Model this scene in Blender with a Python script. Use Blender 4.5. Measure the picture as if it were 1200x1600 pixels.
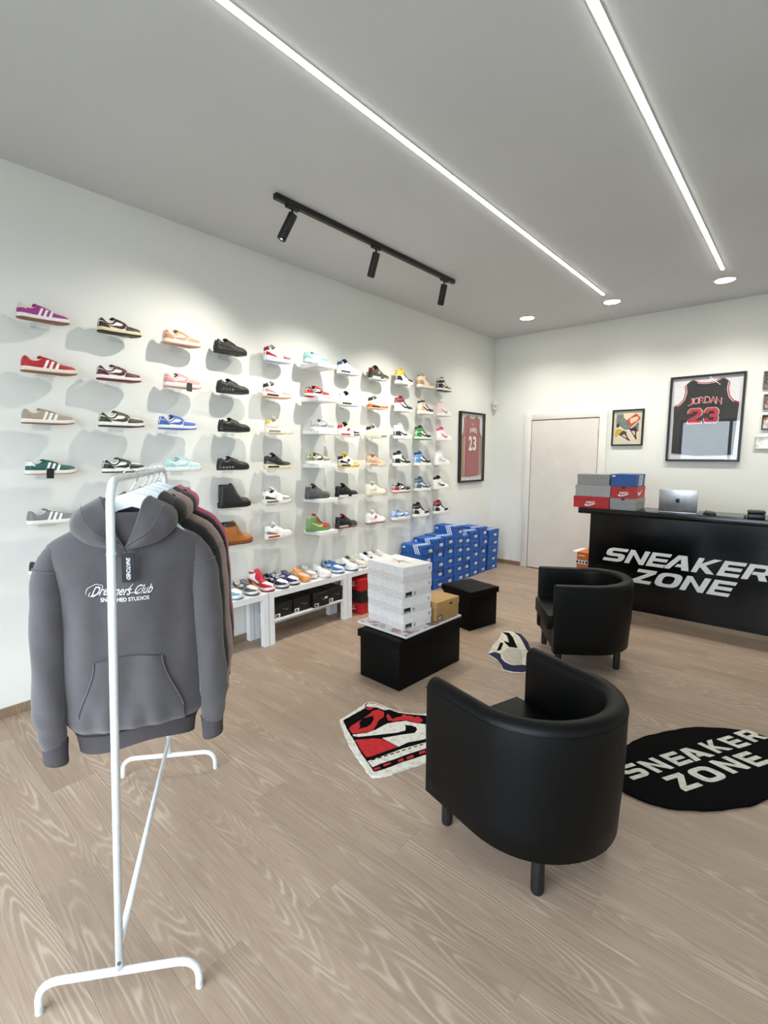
import bpy, bmesh, math, random
from mathutils import Vector, Matrix
random.seed(7)
PI = math.pi
for o in list(bpy.data.objects): bpy.data.objects.remove(o)
S = bpy.context.scene
COL = S.collection

# ------------------------------------------------------------------ camera
yaw, pit, rol = -0.7175837, 0.1160552, 0.0024836
fwd = Vector((math.sin(yaw)*math.cos(pit), math.cos(yaw)*math.cos(pit), -math.sin(pit)))
r0 = Vector((math.cos(yaw), -math.sin(yaw), 0)); u0 = r0.cross(fwd)
rr = r0*math.cos(rol) + u0*math.sin(rol); uu = -r0*math.sin(rol) + u0*math.cos(rol)
cd = bpy.data.cameras.new('camera'); cam = bpy.data.objects.new('camera', cd); COL.objects.link(cam)
cd.sensor_fit = 'VERTICAL'; cd.sensor_height = 36; cd.sensor_width = 27; cd.lens = 762.892/1600*36
cd.clip_start = 0.02
cam.matrix_world = Matrix(((rr.x, uu.x, -fwd.x, 3.563), (rr.y, uu.y, -fwd.y, 0), (rr.z, uu.z, -fwd.z, 1.58), (0, 0, 0, 1)))
S.camera = cam

# ------------------------------------------------------------------ world, daylight, exposure
W = bpy.data.worlds.new('sky'); S.world = W; W.use_nodes = True
bg = W.node_tree.nodes['Background']; bg.inputs[0].default_value = (0.78, 0.90, 1.0, 1); bg.inputs[1].default_value = 7.5
S.view_settings.view_transform = 'Standard'; S.view_settings.look = 'None'
S.view_settings.exposure = 0.56; S.view_settings.gamma = 1; S.view_settings.use_curve_mapping = False
RX, YB, YF, H = 4.70, 6.50, -1.15, 3.229           # right wall, back wall, shop front, ceiling
pl = bpy.data.lights.new('shop_window_daylight', 'AREA'); pl.shape = 'RECTANGLE'; pl.size = 3.4; pl.size_y = 2.30
pl.cycles.is_portal = True
po = bpy.data.objects.new('shop_window_daylight', pl); COL.objects.link(po)
po.location = (2.70, YF-0.02, 1.29); po.rotation_euler = (PI/2, 0, 0)
SPOT_W, STRIP_E, DOWN_W = 58.0, 13.0, 50.0

# ------------------------------------------------------------------ materials
def lin(c):
    c = c/255.0
    return c/12.92 if c <= 0.04045 else ((c+0.055)/1.055)**2.4
def rgb(h):
    h = h.lstrip('#'); return tuple(lin(int(h[i:i+2], 16)) for i in (0, 2, 4)) + (1,)
_m = {}
def mat(col, rough=0.55, kind='plain', **k):
    key = (col, rough, kind, tuple(sorted(k.items())))
    if key in _m: return _m[key]
    m = bpy.data.materials.new(kind+'_'+str(col)); m.use_nodes = True; nt = m.node_tree; N = nt.nodes; L = nt.links
    b = N['Principled BSDF']; c = rgb(col); b.inputs['Base Color'].default_value = c; b.inputs['Roughness'].default_value = rough
    b.inputs['Metallic'].default_value = k.get('metal', 0)
    if 'spec' in k: b.inputs['Specular IOR Level'].default_value = k['spec']
    if 'coat' in k: b.inputs['Coat Weight'].default_value = k['coat']; b.inputs['Coat Roughness'].default_value = 0.05
    if kind == 'emit':
        b.inputs['Emission Color'].default_value = c; b.inputs['Emission Strength'].default_value = k['e']
    tc = N.new('ShaderNodeTexCoord')
    def noise(scale, detail=3, vec=None, rg=0.5):
        n = N.new('ShaderNodeTexNoise'); n.inputs['Scale'].default_value = scale; n.inputs['Detail'].default_value = detail
        n.inputs['Roughness'].default_value = rg
        L.new(vec if vec else tc.outputs['Object'], n.inputs['Vector']); return n
    def bump(hgt, st, dist):
        bp = N.new('ShaderNodeBump'); bp.inputs['Strength'].default_value = st; bp.inputs['Distance'].default_value = dist
        L.new(hgt, bp.inputs['Height']); L.new(bp.outputs[0], b.inputs['Normal'])
    def vary(fac, c0, c1, p0=0.3, p1=0.7):
        r = N.new('ShaderNodeValToRGB'); r.color_ramp.elements[0].color = c0; r.color_ramp.elements[1].color = c1
        r.color_ramp.elements[0].position = p0; r.color_ramp.elements[1].position = p1
        L.new(fac, r.inputs[0]); L.new(r.outputs[0], b.inputs['Base Color']); return r
    dim = lambda f: tuple(min(1, x*f) for x in c[:3]) + (1,)
    if kind == 'plain' or kind == 'leather':
        n = noise(60 if kind == 'plain' else 14); vary(n.outputs[0], dim(0.95), dim(1.04))
        if kind == 'leather':
            v = N.new('ShaderNodeTexVoronoi'); v.inputs['Scale'].default_value = 420; L.new(tc.outputs['Object'], v.inputs['Vector'])
            bump(v.outputs['Distance'], 0.25, 0.001)
            b.inputs['Sheen Weight'].default_value = 0.0
    elif kind == 'suede':
        n = noise(180, 4); vary(n.outputs[0], dim(0.84), dim(1.12)); bump(n.outputs[0], 0.3, 0.0015)
        b.inputs['Sheen Weight'].default_value = 0.25
    elif kind == 'knit':
        n = noise(900, 2); n2 = noise(25, 3)
        mx = N.new('ShaderNodeMath'); mx.operation = 'ADD'; L.new(n.outputs[0], mx.inputs[0]); L.new(n2.outputs[0], mx.inputs[1])
        vary(mx.outputs[0], dim(0.84), dim(1.14), 0.7, 1.3); bump(n.outputs[0], 0.25, 0.0006)
        b.inputs['Sheen Weight'].default_value = 0.3; b.inputs['Sheen Roughness'].default_value = 0.6
    elif kind == 'rib':
        w = N.new('ShaderNodeTexWave'); w.inputs['Scale'].default_value = 70; w.bands_direction = 'X'
        L.new(tc.outputs['Object'], w.inputs['Vector']); vary(w.outputs[0], dim(0.94), dim(1.10)); bump(w.outputs[0], 0.2, 0.0006)
    elif kind == 'pile':
        n = noise(260, 4); n2 = noise(35, 2)
        mx = N.new('ShaderNodeMath'); mx.operation = 'ADD'; L.new(n.outputs[0], mx.inputs[0]); L.new(n2.outputs[0], mx.inputs[1])
        vary(mx.outputs[0], dim(0.72), dim(1.12), 0.75, 1.25); bump(n.outputs[0], 0.8, 0.006)
        b.inputs['Sheen Weight'].default_value = 0.0
    elif kind == 'paint':
        n = noise(170, 3); n2 = noise(1.3, 2); vary(n2.outputs[0], dim(0.975), dim(1.015)); bump(n.outputs[0], 0.12, 0.002)
    elif kind == 'card':
        n = noise(40, 4); vary(n.outputs[0], dim(0.93), dim(1.05))
    elif kind == 'speckle':
        n = noise(170, 2); d = tuple(lin(x) for x in (196, 191, 192)) + (1,)
        vary(n.outputs[0], d, c, 0.36, 0.50)
    elif kind == 'mottle':
        n = noise(k.get('sc', 60), 3); vary(n.outputs[0], rgb(k['c2']), c, 0.42, 0.58)
    elif kind == 'brushed':
        mp = N.new('ShaderNodeMapping'); mp.inputs['Scale'].default_value = (3, 120, 3); L.new(tc.outputs['Object'], mp.inputs[0])
        n = noise(8, 2, mp.outputs[0]); vary(n.outputs[0], dim(0.9), dim(1.05))
    elif kind == 'laminate':
        n = noise(5, 3); vary(n.outputs[0], dim(0.95), dim(1.03))
    _m[key] = m
    return m
def clear(name, tint=(1, 1, 1, 1), ior=1.45, gloss=0.02, edge=None):
    m = bpy.data.materials.new(name); m.use_nodes = True; nt = m.node_tree; N = nt.nodes; L = nt.links
    N.remove(N['Principled BSDF']); t = N.new('ShaderNodeBsdfTransparent'); t.inputs[0].default_value = tint
    g = N.new('ShaderNodeBsdfGlossy'); g.inputs['Roughness'].default_value = gloss
    f = N.new('ShaderNodeFresnel'); f.inputs[0].default_value = ior; mx = N.new('ShaderNodeMixShader')
    ge = N.new('ShaderNodeNewGeometry'); sb = N.new('ShaderNodeMath'); sb.operation = 'SUBTRACT'; sb.inputs[0].default_value = 1; L.new(ge.outputs['Backfacing'], sb.inputs[1])
    mu = N.new('ShaderNodeMath'); mu.operation = 'MULTIPLY'; L.new(f.outputs[0], mu.inputs[0]); L.new(sb.outputs[0], mu.inputs[1])
    L.new(mu.outputs[0], mx.inputs[0]); L.new(t.outputs[0], mx.inputs[1]); L.new(g.outputs[0], mx.inputs[2])
    L.new(mx.outputs[0], N['Material Output'].inputs[0]); return m
def wood_floor(dark, base, light, name):
    m = bpy.data.materials.new(name); m.use_nodes = True; nt = m.node_tree; N = nt.nodes; L = nt.links
    b = N['Principled BSDF']; b.inputs['Roughness'].default_value = 0.42; b.inputs['Specular IOR Level'].default_value = 0.4
    tc = N.new('ShaderNodeTexCoord'); oi = N.new('ShaderNodeObjectInfo')
    def math_(op, a, bb=None, c=None):
        n = N.new('ShaderNodeMath'); n.operation = op
        for i, v in enumerate((a, bb, c)):
            if v is None: continue
            if isinstance(v, (int, float)): n.inputs[i].default_value = v
            else: L.new(v, n.inputs[i])
        return n.outputs[0]
    off = math_('MULTIPLY', oi.outputs['Random'], 57.0)
    cx = N.new('ShaderNodeCombineXYZ')
    for i in range(3): L.new(off, cx.inputs[i])
    ad = N.new('ShaderNodeVectorMath'); ad.operation = 'ADD'; L.new(tc.outputs['Object'], ad.inputs[0]); L.new(cx.outputs[0], ad.inputs[1])
    def mapped(sc):
        mp = N.new('ShaderNodeMapping'); mp.inputs['Scale'].default_value = sc; L.new(ad.outputs[0], mp.inputs[0]); return mp.outputs[0]
    def noise(vec, scale, det=3, rg=0.5, dist=0):
        n = N.new('ShaderNodeTexNoise'); n.inputs['Scale'].default_value = scale; n.inputs['Detail'].default_value = det
        n.inputs['Roughness'].default_value = rg; n.inputs['Distortion'].default_value = dist; L.new(vec, n.inputs['Vector']); return n.outputs[0]
    field = noise(mapped((0.55, 6.5, 1)), 1.0, 1.6, 0.40, 0.12)
    wob = noise(mapped((9, 40, 1)), 1.0, 2)
    ring = math_('SINE', math_('ADD', math_('MULTIPLY', field, 250.0), math_('MULTIPLY', wob, 4.0)))
    ring = math_('POWER', math_('MULTIPLY_ADD', ring, 0.5, 0.5), 3.0)
    patch = math_('MULTIPLY_ADD', noise(mapped((1.0, 5, 1)), 1.6, 2), 5.0, -2.05); patch = math_('MINIMUM', math_('MAXIMUM', patch, 0.10), 1.0)
    ring = math_('MULTIPLY', ring, patch)
    streak = noise(mapped((2.2, 90, 1)), 1.6, 4, 0.6)
    pore = noise(mapped((12, 420, 1)), 1.0, 2, 0.6)
    broad = noise(mapped((0.7, 9, 1)), 1.3, 2)
    def mixc(f, a, c):
        mx = N.new('ShaderNodeMix'); mx.data_type = 'RGBA'; L.new(f, mx.inputs[0])
        if isinstance(a, tuple): mx.inputs[6].default_value = a
        else: L.new(a, mx.inputs[6])
        mx.inputs[7].default_value = c; return mx.outputs[2]
    def ramp(f, p0, p1):
        r = N.new('ShaderNodeMapRange'); r.inputs[1].default_value = p0; r.inputs[2].default_value = p1; L.new(f, r.inputs[0]); return r.outputs[0]
    c = mixc(ramp(broad, 0.35, 0.65), rgb(base), tuple(0.75*x+0.25*y for x, y in zip(rgb(base), rgb(dark))))
    c = mixc(math_('MULTIPLY', ramp(streak, 0.45, 0.75), 0.6), c, rgb(dark))
    c = mixc(math_('MULTIPLY', ramp(pore, 0.5, 0.75), 0.35), c, rgb(dark))
    c = mixc(math_('MULTIPLY', ring, 0.52), c, rgb(light))
    hs = N.new('ShaderNodeHueSaturation'); L.new(c, hs.inputs['Color']); L.new(math_('MULTIPLY_ADD', oi.outputs['Random'], 0.12, 0.94), hs.inputs['Value'])
    L.new(hs.outputs[0], b.inputs['Base Color'])
    bp = N.new('ShaderNodeBump'); bp.inputs['Strength'].default_value = 0.12; bp.inputs['Distance'].default_value = 0.001
    L.new(streak, bp.inputs['Height']); L.new(bp.outputs[0], b.inputs['Normal'])
    return m
WOOD = wood_floor('#846f5e', '#a38e7c', '#c8b7a5', 'oak_laminate')
WALL = mat('#e2e4df', 0.85, 'paint'); CEIL = mat('#cccecf', 0.9, 'paint'); TRIM = mat('#dfddd7', 0.5)
WHITE = mat('#e6e8ea', 0.35, 'laminate'); BLACK = mat('#0b0b0c', 0.5); LEA = mat('#030405', 0.45, 'leather', spec=.2); BLKMETAL = mat('#0c0c0d', 0.45)
PAPER = mat('#e4e4e4', 0.7, 'card'); ACR = clear('clear_acrylic', (0.97, 0.98, 0.98, 1), 1.4); GLASS = clear('picture_glass', (1, 1, 1, 1), 1.62, 0.0)
OTTO = mat('#030304', 0.55, 'leather', spec=.14)

# ------------------------------------------------------------------ mesh helpers
def link(o, parent=None):
    COL.objects.link(o)
    if parent is not None: o.parent = parent
    return o
def tag(o, label=None, cat=None, group=None, kind=None):
    if label: o['label'] = label
    if cat: o['category'] = cat
    if group: o['group'] = group
    if kind: o['kind'] = kind
    return o
def empty(name, loc=(0, 0, 0), rz=0, label=None, cat=None, group=None):
    o = bpy.data.objects.new(name, None); o.location = loc; o.rotation_euler = (0, 0, rz); o.empty_display_size = 0.05
    link(o); return tag(o, label, cat, group)
def me_of(verts, faces, m=None, smooth=False, name='m'):
    me = bpy.data.meshes.new(name); me.from_pydata([tuple(v) for v in verts], [], faces); me.update()
    if m is not None: me.materials.append(m)
    if smooth:
        for p in me.polygons: p.use_smooth = True
    return me
def put(name, me, parent=None, loc=(0, 0, 0), rz=0, m=None):
    o = bpy.data.objects.new(name, me); o.location = loc; o.rotation_euler = (0, 0, rz); link(o, parent)
    if m is not None:
        if not me.materials: me.materials.append(None)
        o.material_slots[0].link = 'OBJECT'; o.material_slots[0].material = m
    return o
def struct(o): o['kind'] = 'structure'; return o
_box = {}
def box_me(x0, x1, y0, y1, z0, z1, bev=0.0, seg=2):
    key = tuple(round(v, 5) for v in (x0, x1, y0, y1, z0, z1, bev, seg))
    if key in _box: return _box[key]
    bm = bmesh.new(); bmesh.ops.create_cube(bm, size=1)
    for v in bm.verts:
        v.co = Vector(((x0+x1)/2+v.co.x*(x1-x0), (y0+y1)/2+v.co.y*(y1-y0), (z0+z1)/2+v.co.z*(z1-z0)))
    if bev > 0:
        bmesh.ops.bevel(bm, geom=list(bm.edges), offset=bev, segments=seg, profile=0.5, affect='EDGES', clamp_overlap=True)
    me = bpy.data.meshes.new('box'); bm.to_mesh(me); bm.free()
    if bev > 0 and seg > 1:
        for p in me.polygons: p.use_smooth = True
        me.update()
    _box[key] = me; return me
def box(name, parent, b, m, bev=0.0, seg=2, loc=(0, 0, 0), rz=0):
    return put(name, box_me(*b, bev, seg), parent, loc, rz, m)
def sweep_data(path, section, closed=False, up=Vector((0, 0, 1)), scales=None, cap=True):
    P = [Vector(p) for p in path]; n = len(P); V = []; F = []; k = len(section); prev = None
    for i in range(n):
        if closed: t = P[(i+1) % n]-P[i-1]
        else: t = P[min(i+1, n-1)]-P[max(i-1, 0)]
        t.normalize()
        if prev is None:
            a = up if abs(t.dot(up)) < 0.95 else Vector((1, 0, 0))
            nx = (a - t*a.dot(t)).normalized()
        else: nx = (prev - t*prev.dot(t)).normalized()
        prev = nx; ny = t.cross(nx); s = scales[i] if scales else 1
        for (a, c) in section: V.append(P[i] + nx*(a*s) + ny*(c*s))
    m = n if closed else n-1
    for i in range(m):
        for j in range(k):
            a = i*k+j; b = i*k+(j+1) % k; c = ((i+1) % n)*k+(j+1) % k; d = ((i+1) % n)*k+j; F.append((a, b, c, d))
    if not closed and cap:
        F.append(tuple(range(k-1, -1, -1))); F.append(tuple((n-1)*k+j for j in range(k)))
    return V, F
def circ(r, k=10, ry=None): return [(r*math.cos(2*PI*i/k), (ry or r)*math.sin(2*PI*i/k)) for i in range(k)]
def tube(name, path, r, m, parent=None, k=10, scales=None, closed=False, up=Vector((0, 0, 1)), ry=None):
    V, F = sweep_data(path, circ(r, k, ry), closed, up, scales); return put(name, me_of(V, F, None, True), parent, m=m)
def arc_path(pts, rad, n=6):
    """polyline with rounded corners"""
    out = [Vector(pts[0])]
    for i in range(1, len(pts)-1):
        a, b, c = Vector(pts[i-1]), Vector(pts[i]), Vector(pts[i+1]); d0 = (a-b).normalized(); d1 = (c-b).normalized()
        p0 = b+d0*rad; p1 = b+d1*rad
        for j in range(n+1):
            t = j/n; out.append(p0*(1-t)**2 + b*2*t*(1-t) + p1*t*t)
    out.append(Vector(pts[-1])); return out
def prism(poly, z0, z1, holes=None):
    """polygon in the xy plane extruded from z0 to z1"""
    n = len(poly); V = [(x, y, z0) for x, y in poly]+[(x, y, z1) for x, y in poly]
    F = [tuple(range(n-1, -1, -1)), tuple(range(n, 2*n))]+[(i, (i+1) % n, n+(i+1) % n, n+i) for i in range(n)]
    return V, F
def prism_me(poly, z0, z1):
    V, F = prism(poly, z0, z1); me = me_of(V, F)
    bm = bmesh.new(); bm.from_mesh(me); bmesh.ops.recalc_face_normals(bm, faces=bm.faces)
    bmesh.ops.triangulate(bm, faces=[f for f in bm.faces if len(f.verts) > 4]); bm.to_mesh(me); bm.free(); return me
def lathe(prof, k=24, cap=True):
    V = []; F = []; n = len(prof)
    for (r, z) in prof:
        for j in range(k): V.append((r*math.cos(2*PI*j/k), r*math.sin(2*PI*j/k), z))
    for i in range(n-1):
        for j in range(k): F.append((i*k+j, i*k+(j+1) % k, (i+1)*k+(j+1) % k, (i+1)*k+j))
    if cap: F.append(tuple(range(k-1, -1, -1))); F.append(tuple((n-1)*k+j for j in range(k)))
    return V, F
def text_me(body, x0, x1, y0, y1, depth, shear=0.0, bold=0.0, space=1.0):
    """letters fitted to a rectangle of the xy plane (before shear), depth along z"""
    cu = bpy.data.curves.new('t', 'FONT'); cu.body = body; cu.size = 1; cu.offset = bold; cu.extrude = 0.5; cu.space_character = space; cu.resolution_u = 4
    o = bpy.data.objects.new('t', cu); COL.objects.link(o)
    me = bpy.data.meshes.new_from_object(o.evaluated_get(bpy.context.evaluated_depsgraph_get()))
    bpy.data.objects.remove(o); bpy.data.curves.remove(cu)
    xs = [v.co.x for v in me.vertices]; ys = [v.co.y for v in me.vertices]; ax, bx, ay, by = min(xs), max(xs), min(ys), max(ys)
    for v in me.vertices:
        fy = (v.co.y-ay)/(by-ay); v.co = Vector((x0+(v.co.x-ax)/(bx-ax)*(x1-x0)+shear*fy*(y1-y0), y0+fy*(y1-y0), (v.co.z+0.5)*depth))
    me.materials.clear(); me.update(); return me
def interp(pts, x):
    if x <= pts[0][0]: return pts[0][1]
    for i in range(len(pts)-1):
        (a, u), (b, v) = pts[i], pts[i+1]
        if x <= b:
            pm = pts[i-1] if i > 0 else None; pn = pts[i+2] if i+2 < len(pts) else None
            d = (v-u)/(b-a); m0 = ((v-pm[1])/(b-pm[0])) if pm else d; m1 = ((pn[1]-u)/(pn[0]-a)) if pn else d
            t = (x-a)/(b-a); h = b-a
            return (2*t**3-3*t*t+1)*u+(t**3-2*t*t+t)*h*m0+(-2*t**3+3*t*t)*v+(t**3-t*t)*h*m1
    return pts[-1][1]
def smooth(a, b, x):
    t = min(1, max(0, (x-a)/(b-a))); return t*t*(3-2*t)
def resample(pts, n):
    d = [0]
    for i in range(1, len(pts)): d.append(d[-1]+math.hypot(pts[i][0]-pts[i-1][0], pts[i][1]-pts[i-1][1]))
    out = []
    for k in range(n):
        t = d[-1]*k/(n-1); i = 0
        while i < len(d)-2 and d[i+1] < t: i += 1
        s = (t-d[i])/max(1e-9, d[i+1]-d[i]); out.append((pts[i][0]+(pts[i+1][0]-pts[i][0])*s, pts[i][1]+(pts[i+1][1]-pts[i][1])*s))
    return out
SW_LO = [(0, .98), (.12, .74), (.26, .52), (.42, .30), (.56, .13), (.68, .03), (.78, .0), (.88, .05), (.95, .18), (.97, .36), (.94, .58), (.88, .80)]
SW_HI = [(0, .98), (.16, .84), (.30, .70), (.45, .56), (.58, .46), (.68, .42), (.76, .42), (.81, .46), (.84, .54), (.86, .64), (.87, .72), (.88, .80)]
def swoosh_flat(x0, x1, y0, y1, depth, flip=False):
    n = 20; lo = resample(SW_LO, n); hi = resample(SW_HI, n); V = []; F = []
    for (a, c) in zip(lo, hi):
        for (px, py) in (a, c):
            if flip: px = 1-px
            V += [(x0+px*(x1-x0), y0+py*(y1-y0), 0), (x0+px*(x1-x0), y0+py*(y1-y0), depth)]
    for i in range(n-1):
        k = 4*i; F += [(k+1, k+5, k+7, k+3), (k, k+4, k+5, k+1), (k+3, k+7, k+6, k+2), (k, k+2, k+6, k+4)]
    return me_of(V, F)
def stand(o, origin, ux, uy):
    """place a flat mesh (xy plane) on a wall: ux, uy are the world directions of its x and y"""
    ux, uy = Vector(ux), Vector(uy); uz = ux.cross(uy)
    o.matrix_local = Matrix(((ux.x, uy.x, uz.x, origin[0]), (ux.y, uy.y, uz.y, origin[1]), (ux.z, uy.z, uz.z, origin[2]), (0, 0, 0, 1))); return o

# ================================================================== SETTING
fl = struct(box('floor', None, (-0.1, RX+0.1, YF-0.1, YB+0.1, -0.12, -0.009), mat('#3a2f27', 0.9)))
PW, PLN, TH = 0.192, 1.285, 0.009
plank_full = box_me(-PLN/2, PLN/2, -PW/2+0.0003, PW/2-0.0003, -TH, 0, 0.0006, 1)
y = YF; row = 0
while y < YB-0.02:
    w = min(PW, YB-y); off = (row*0.47 % 1.0)*PLN; x = -off
    while x < RX:
        a, b = max(x, 0), min(x+PLN, RX)
        if b-a > 0.03:
            me = plank_full if (b-a > PLN-1e-4 and w == PW) else box_me(-(b-a)/2, (b-a)/2, -w/2+0.0003, w/2-0.0003, -TH, 0, 0.0006, 1)
            o = put('plank', me, fl, ((a+b)/2, y+w/2, 0), m=WOOD)
        x += PLN
    y += PW; row += 1
struct(box('ceiling', None, (-0.1, RX+0.1, YF-0.1, YB+0.1, H, H+0.1), CEIL))
struct(box('wall_left', None, (-0.12, 0, YF-0.1, YB+0.1, 0, H), WALL))
struct(box('wall_right', None, (RX, RX+0.12, YF-0.1, YB+0.1, 0, H), WALL))
struct(box('wall_back', None, (0, RX, YB, YB+0.12, 0, H), WALL))
# shop front with a big window
bm = bmesh.new()
for b in ((0, 1.0, 0, H), (4.4, RX, 0, H), (1.0, 4.4, 0, 0.12), (1.0, 4.4, 2.46, H)):
    m4 = bmesh.ops.create_cube(bm, size=1)
    for v in m4['verts']:
        v.co = Vector(((b[0]+b[1])/2+v.co.x*(b[1]-b[0]), YF-0.08+v.co.y*0.16, (b[2]+b[3])/2+v.co.z*(b[3]-b[2])))
me = bpy.data.meshes.new('wf'); bm.to_mesh(me); bm.free()
struct(put('wall_front', me, m=WALL))
WFM = mat('#2a2c2e', 0.4)
win = struct(box('window_1', None, (1.0, 4.4, YF-0.13, YF-0.07, 0.12, 0.18), WFM))
for xx in (1.0, 2.02, 3.15, 4.34): box('window_frame', win, (xx, xx+0.06, YF-0.13, YF-0.07, 0.18, 2.40), WFM)
box('window_frame', win, (1.0, 4.4, YF-0.13, YF-0.07, 2.40, 2.46), WFM)
for (xa, xb) in ((1.06, 2.02), (2.08, 3.15), (3.21, 4.34)): box('pane', win, (xa, xb, YF-0.103, YF-0.097, 0.18, 2.40), GLASS)
struct(box('pavement', None, (-12, 18, -22, YF-0.17, -0.25, -0.15), mat('#8b8a88', 0.9)))
# skirting and door
BASEW = wood_floor('#6f5b49', '#8d7966', '#a08c78', 'oak_skirting')
struct(box('baseboard_left', None, (0, 0.014, YF, YB, 0, 0.058), BASEW, 0.002, 1))
struct(box('baseboard_back', None, (0.014, 0.51, YB-0.014, YB, 0, 0.058), BASEW, 0.002, 1))
struct(box('baseboard_back', None, (1.60, RX, YB-0.014, YB, 0, 0.058), BASEW, 0.002, 1))
door = struct(box('door_1', None, (0.612, 1.496, YB-0.022, YB-0.001, 0.012, 2.052), mat('#dcd7d0', 0.45, 'laminate'), 0.002, 1))
for b in ((0.511, 0.604, YB-0.03, YB, 0, 2.145), (1.504, 1.598, YB-0.03, YB, 0, 2.145), (0.604, 1.504, YB-0.03, YB, 2.062, 2.145)):
    box('door_frame', door, b, TRIM, 0.004, 2)
box('door_gap_shade', door, (0.604, 1.504, YB-0.006, YB, 0.0, 2.062), mat('#4a4640', 0.9))  # dark sheet behind the leaf, shade of the gap put into its colour
for z in (0.25, 1.05, 1.85): put('hinge', me_of(*lathe([(0.007, -0.05), (0.007, 0.05)], 8)), door, (1.500, YB-0.026, z), m=mat('#a9a9a6', 0.35, metal=1))

# ================================================================== LIGHT FITTINGS
EMI = mat('#fcfaf4', 0.5, 'emit', e=STRIP_E)
for x, segs, lab in ((1.81, ((-0.9, 5.44),), 'long bright light strip running over the shoe wall side of the ceiling'),
                     (2.829, ((-0.9, 3.41), (3.415, 5.41)), 'bright light strip with a joint, ending at the right downlight')):
    t = empty('light_strip', (x, 0, H), 0, lab, 'light strip', 'ceiling light strips')
    for (a, b) in segs:
        box('housing', t, (-0.019, 0.019, a, b, -0.004, -0.0005), mat('#cfcfca', 0.5))
        box('diffuser', t, (-0.011, 0.011, a+0.004, b-0.004, -0.010, -0.004), EMI, 0.003, 2)
DWE = mat('#fff3e0', 0.5, 'emit', e=22.0)
for i, (x, lab) in enumerate(((0.842, 'small round downlight nearest the shoe wall corner'), (1.805, 'round downlight at the end of the left light strip'), (2.81, 'round downlight at the end of the right light strip'), (3.80, 'round downlight nearest the right wall'))):
    t = empty('downlight', (x, 5.73, H), 0, lab, 'downlight', 'round ceiling downlights')
    put('bezel', me_of(*lathe([(0.080, -0.001), (0.097, -0.001), (0.096, -0.008), (0.080, -0.011)], 32, False), None, True), t, m=mat('#e9e9e6', 0.4))
    put('lens', me_of(*lathe([(0.079, -0.004), (0.079, -0.0105)], 32)), t, m=DWE)
    ld = bpy.data.lights.new('downlight_bulb', 'SPOT'); ld.energy = DOWN_W; ld.spot_size = 2.4; ld.spot_blend = 0.8; ld.shadow_soft_size = 0.06; ld.color = (1, 0.955, 0.86)
    lo = bpy.data.objects.new('downlight_bulb', ld); link(lo, t); lo.location = (0, 0, -0.03)
# track with three spot heads
TX = 0.865
tr = empty('track_light', (TX, 3.06, H), 0, 'black ceiling track with three cylinder spotlights over the shoe wall', 'track light')
box('rail', tr, (-0.018, 0.018, -1.03, 1.03, -0.036, -0.001), BLKMETAL, 0.003, 1)
for (yy, d, pw) in ((2.17, (-0.36, -0.30, -0.88), 0.78), (2.99, (-0.31, -0.05, -0.95), 1.1), (3.93, (-0.27, 0.06, -0.96), 1.3)):
    d = Vector(d).normalized(); ly = yy-3.06
    ad = box('adapter', tr, (-0.014, 0.014, -0.05, 0.05, -0.052, -0.036), BLKMETAL, 0.002, 1, (0, ly, 0))
    st = tube('stem', [(0, ly, -0.05), (0, ly, -0.085)], 0.007, BLKMETAL, tr, 8)
    q = d.to_track_quat('-Z', 'Y')
    hd = put('spot_head', me_of(*lathe([(0.020, 0.012), (0.029, 0.010), (0.030, 0.004), (0.030, -0.165), (0.028, -0.168), (0.024, -0.168), (0.022, -0.150)], 24, False), None, False), tr, m=BLKMETAL)
    for p in hd.data.polygons: p.use_smooth = len(p.vertices) == 4
    hd.location = (0, ly, -0.09); hd.rotation_mode = 'QUATERNION'; hd.rotation_quaternion = q
    ln = put('lens', me_of(*lathe([(0.021, -0.158), (0.021, -0.152)], 20)), hd, m=mat('#fff0d8', 0.3, 'emit', e=25.0))
    ld = bpy.data.lights.new('spot_bulb', 'SPOT'); ld.energy = SPOT_W*pw; ld.spot_size = math.radians(116); ld.spot_blend = 1.0; ld.shadow_soft_size = 0.016; ld.color = (1, 0.95, 0.85)
    lo = bpy.data.objects.new('spot_bulb', ld); link(lo, hd); lo.location = (0, 0, -0.175)

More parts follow.
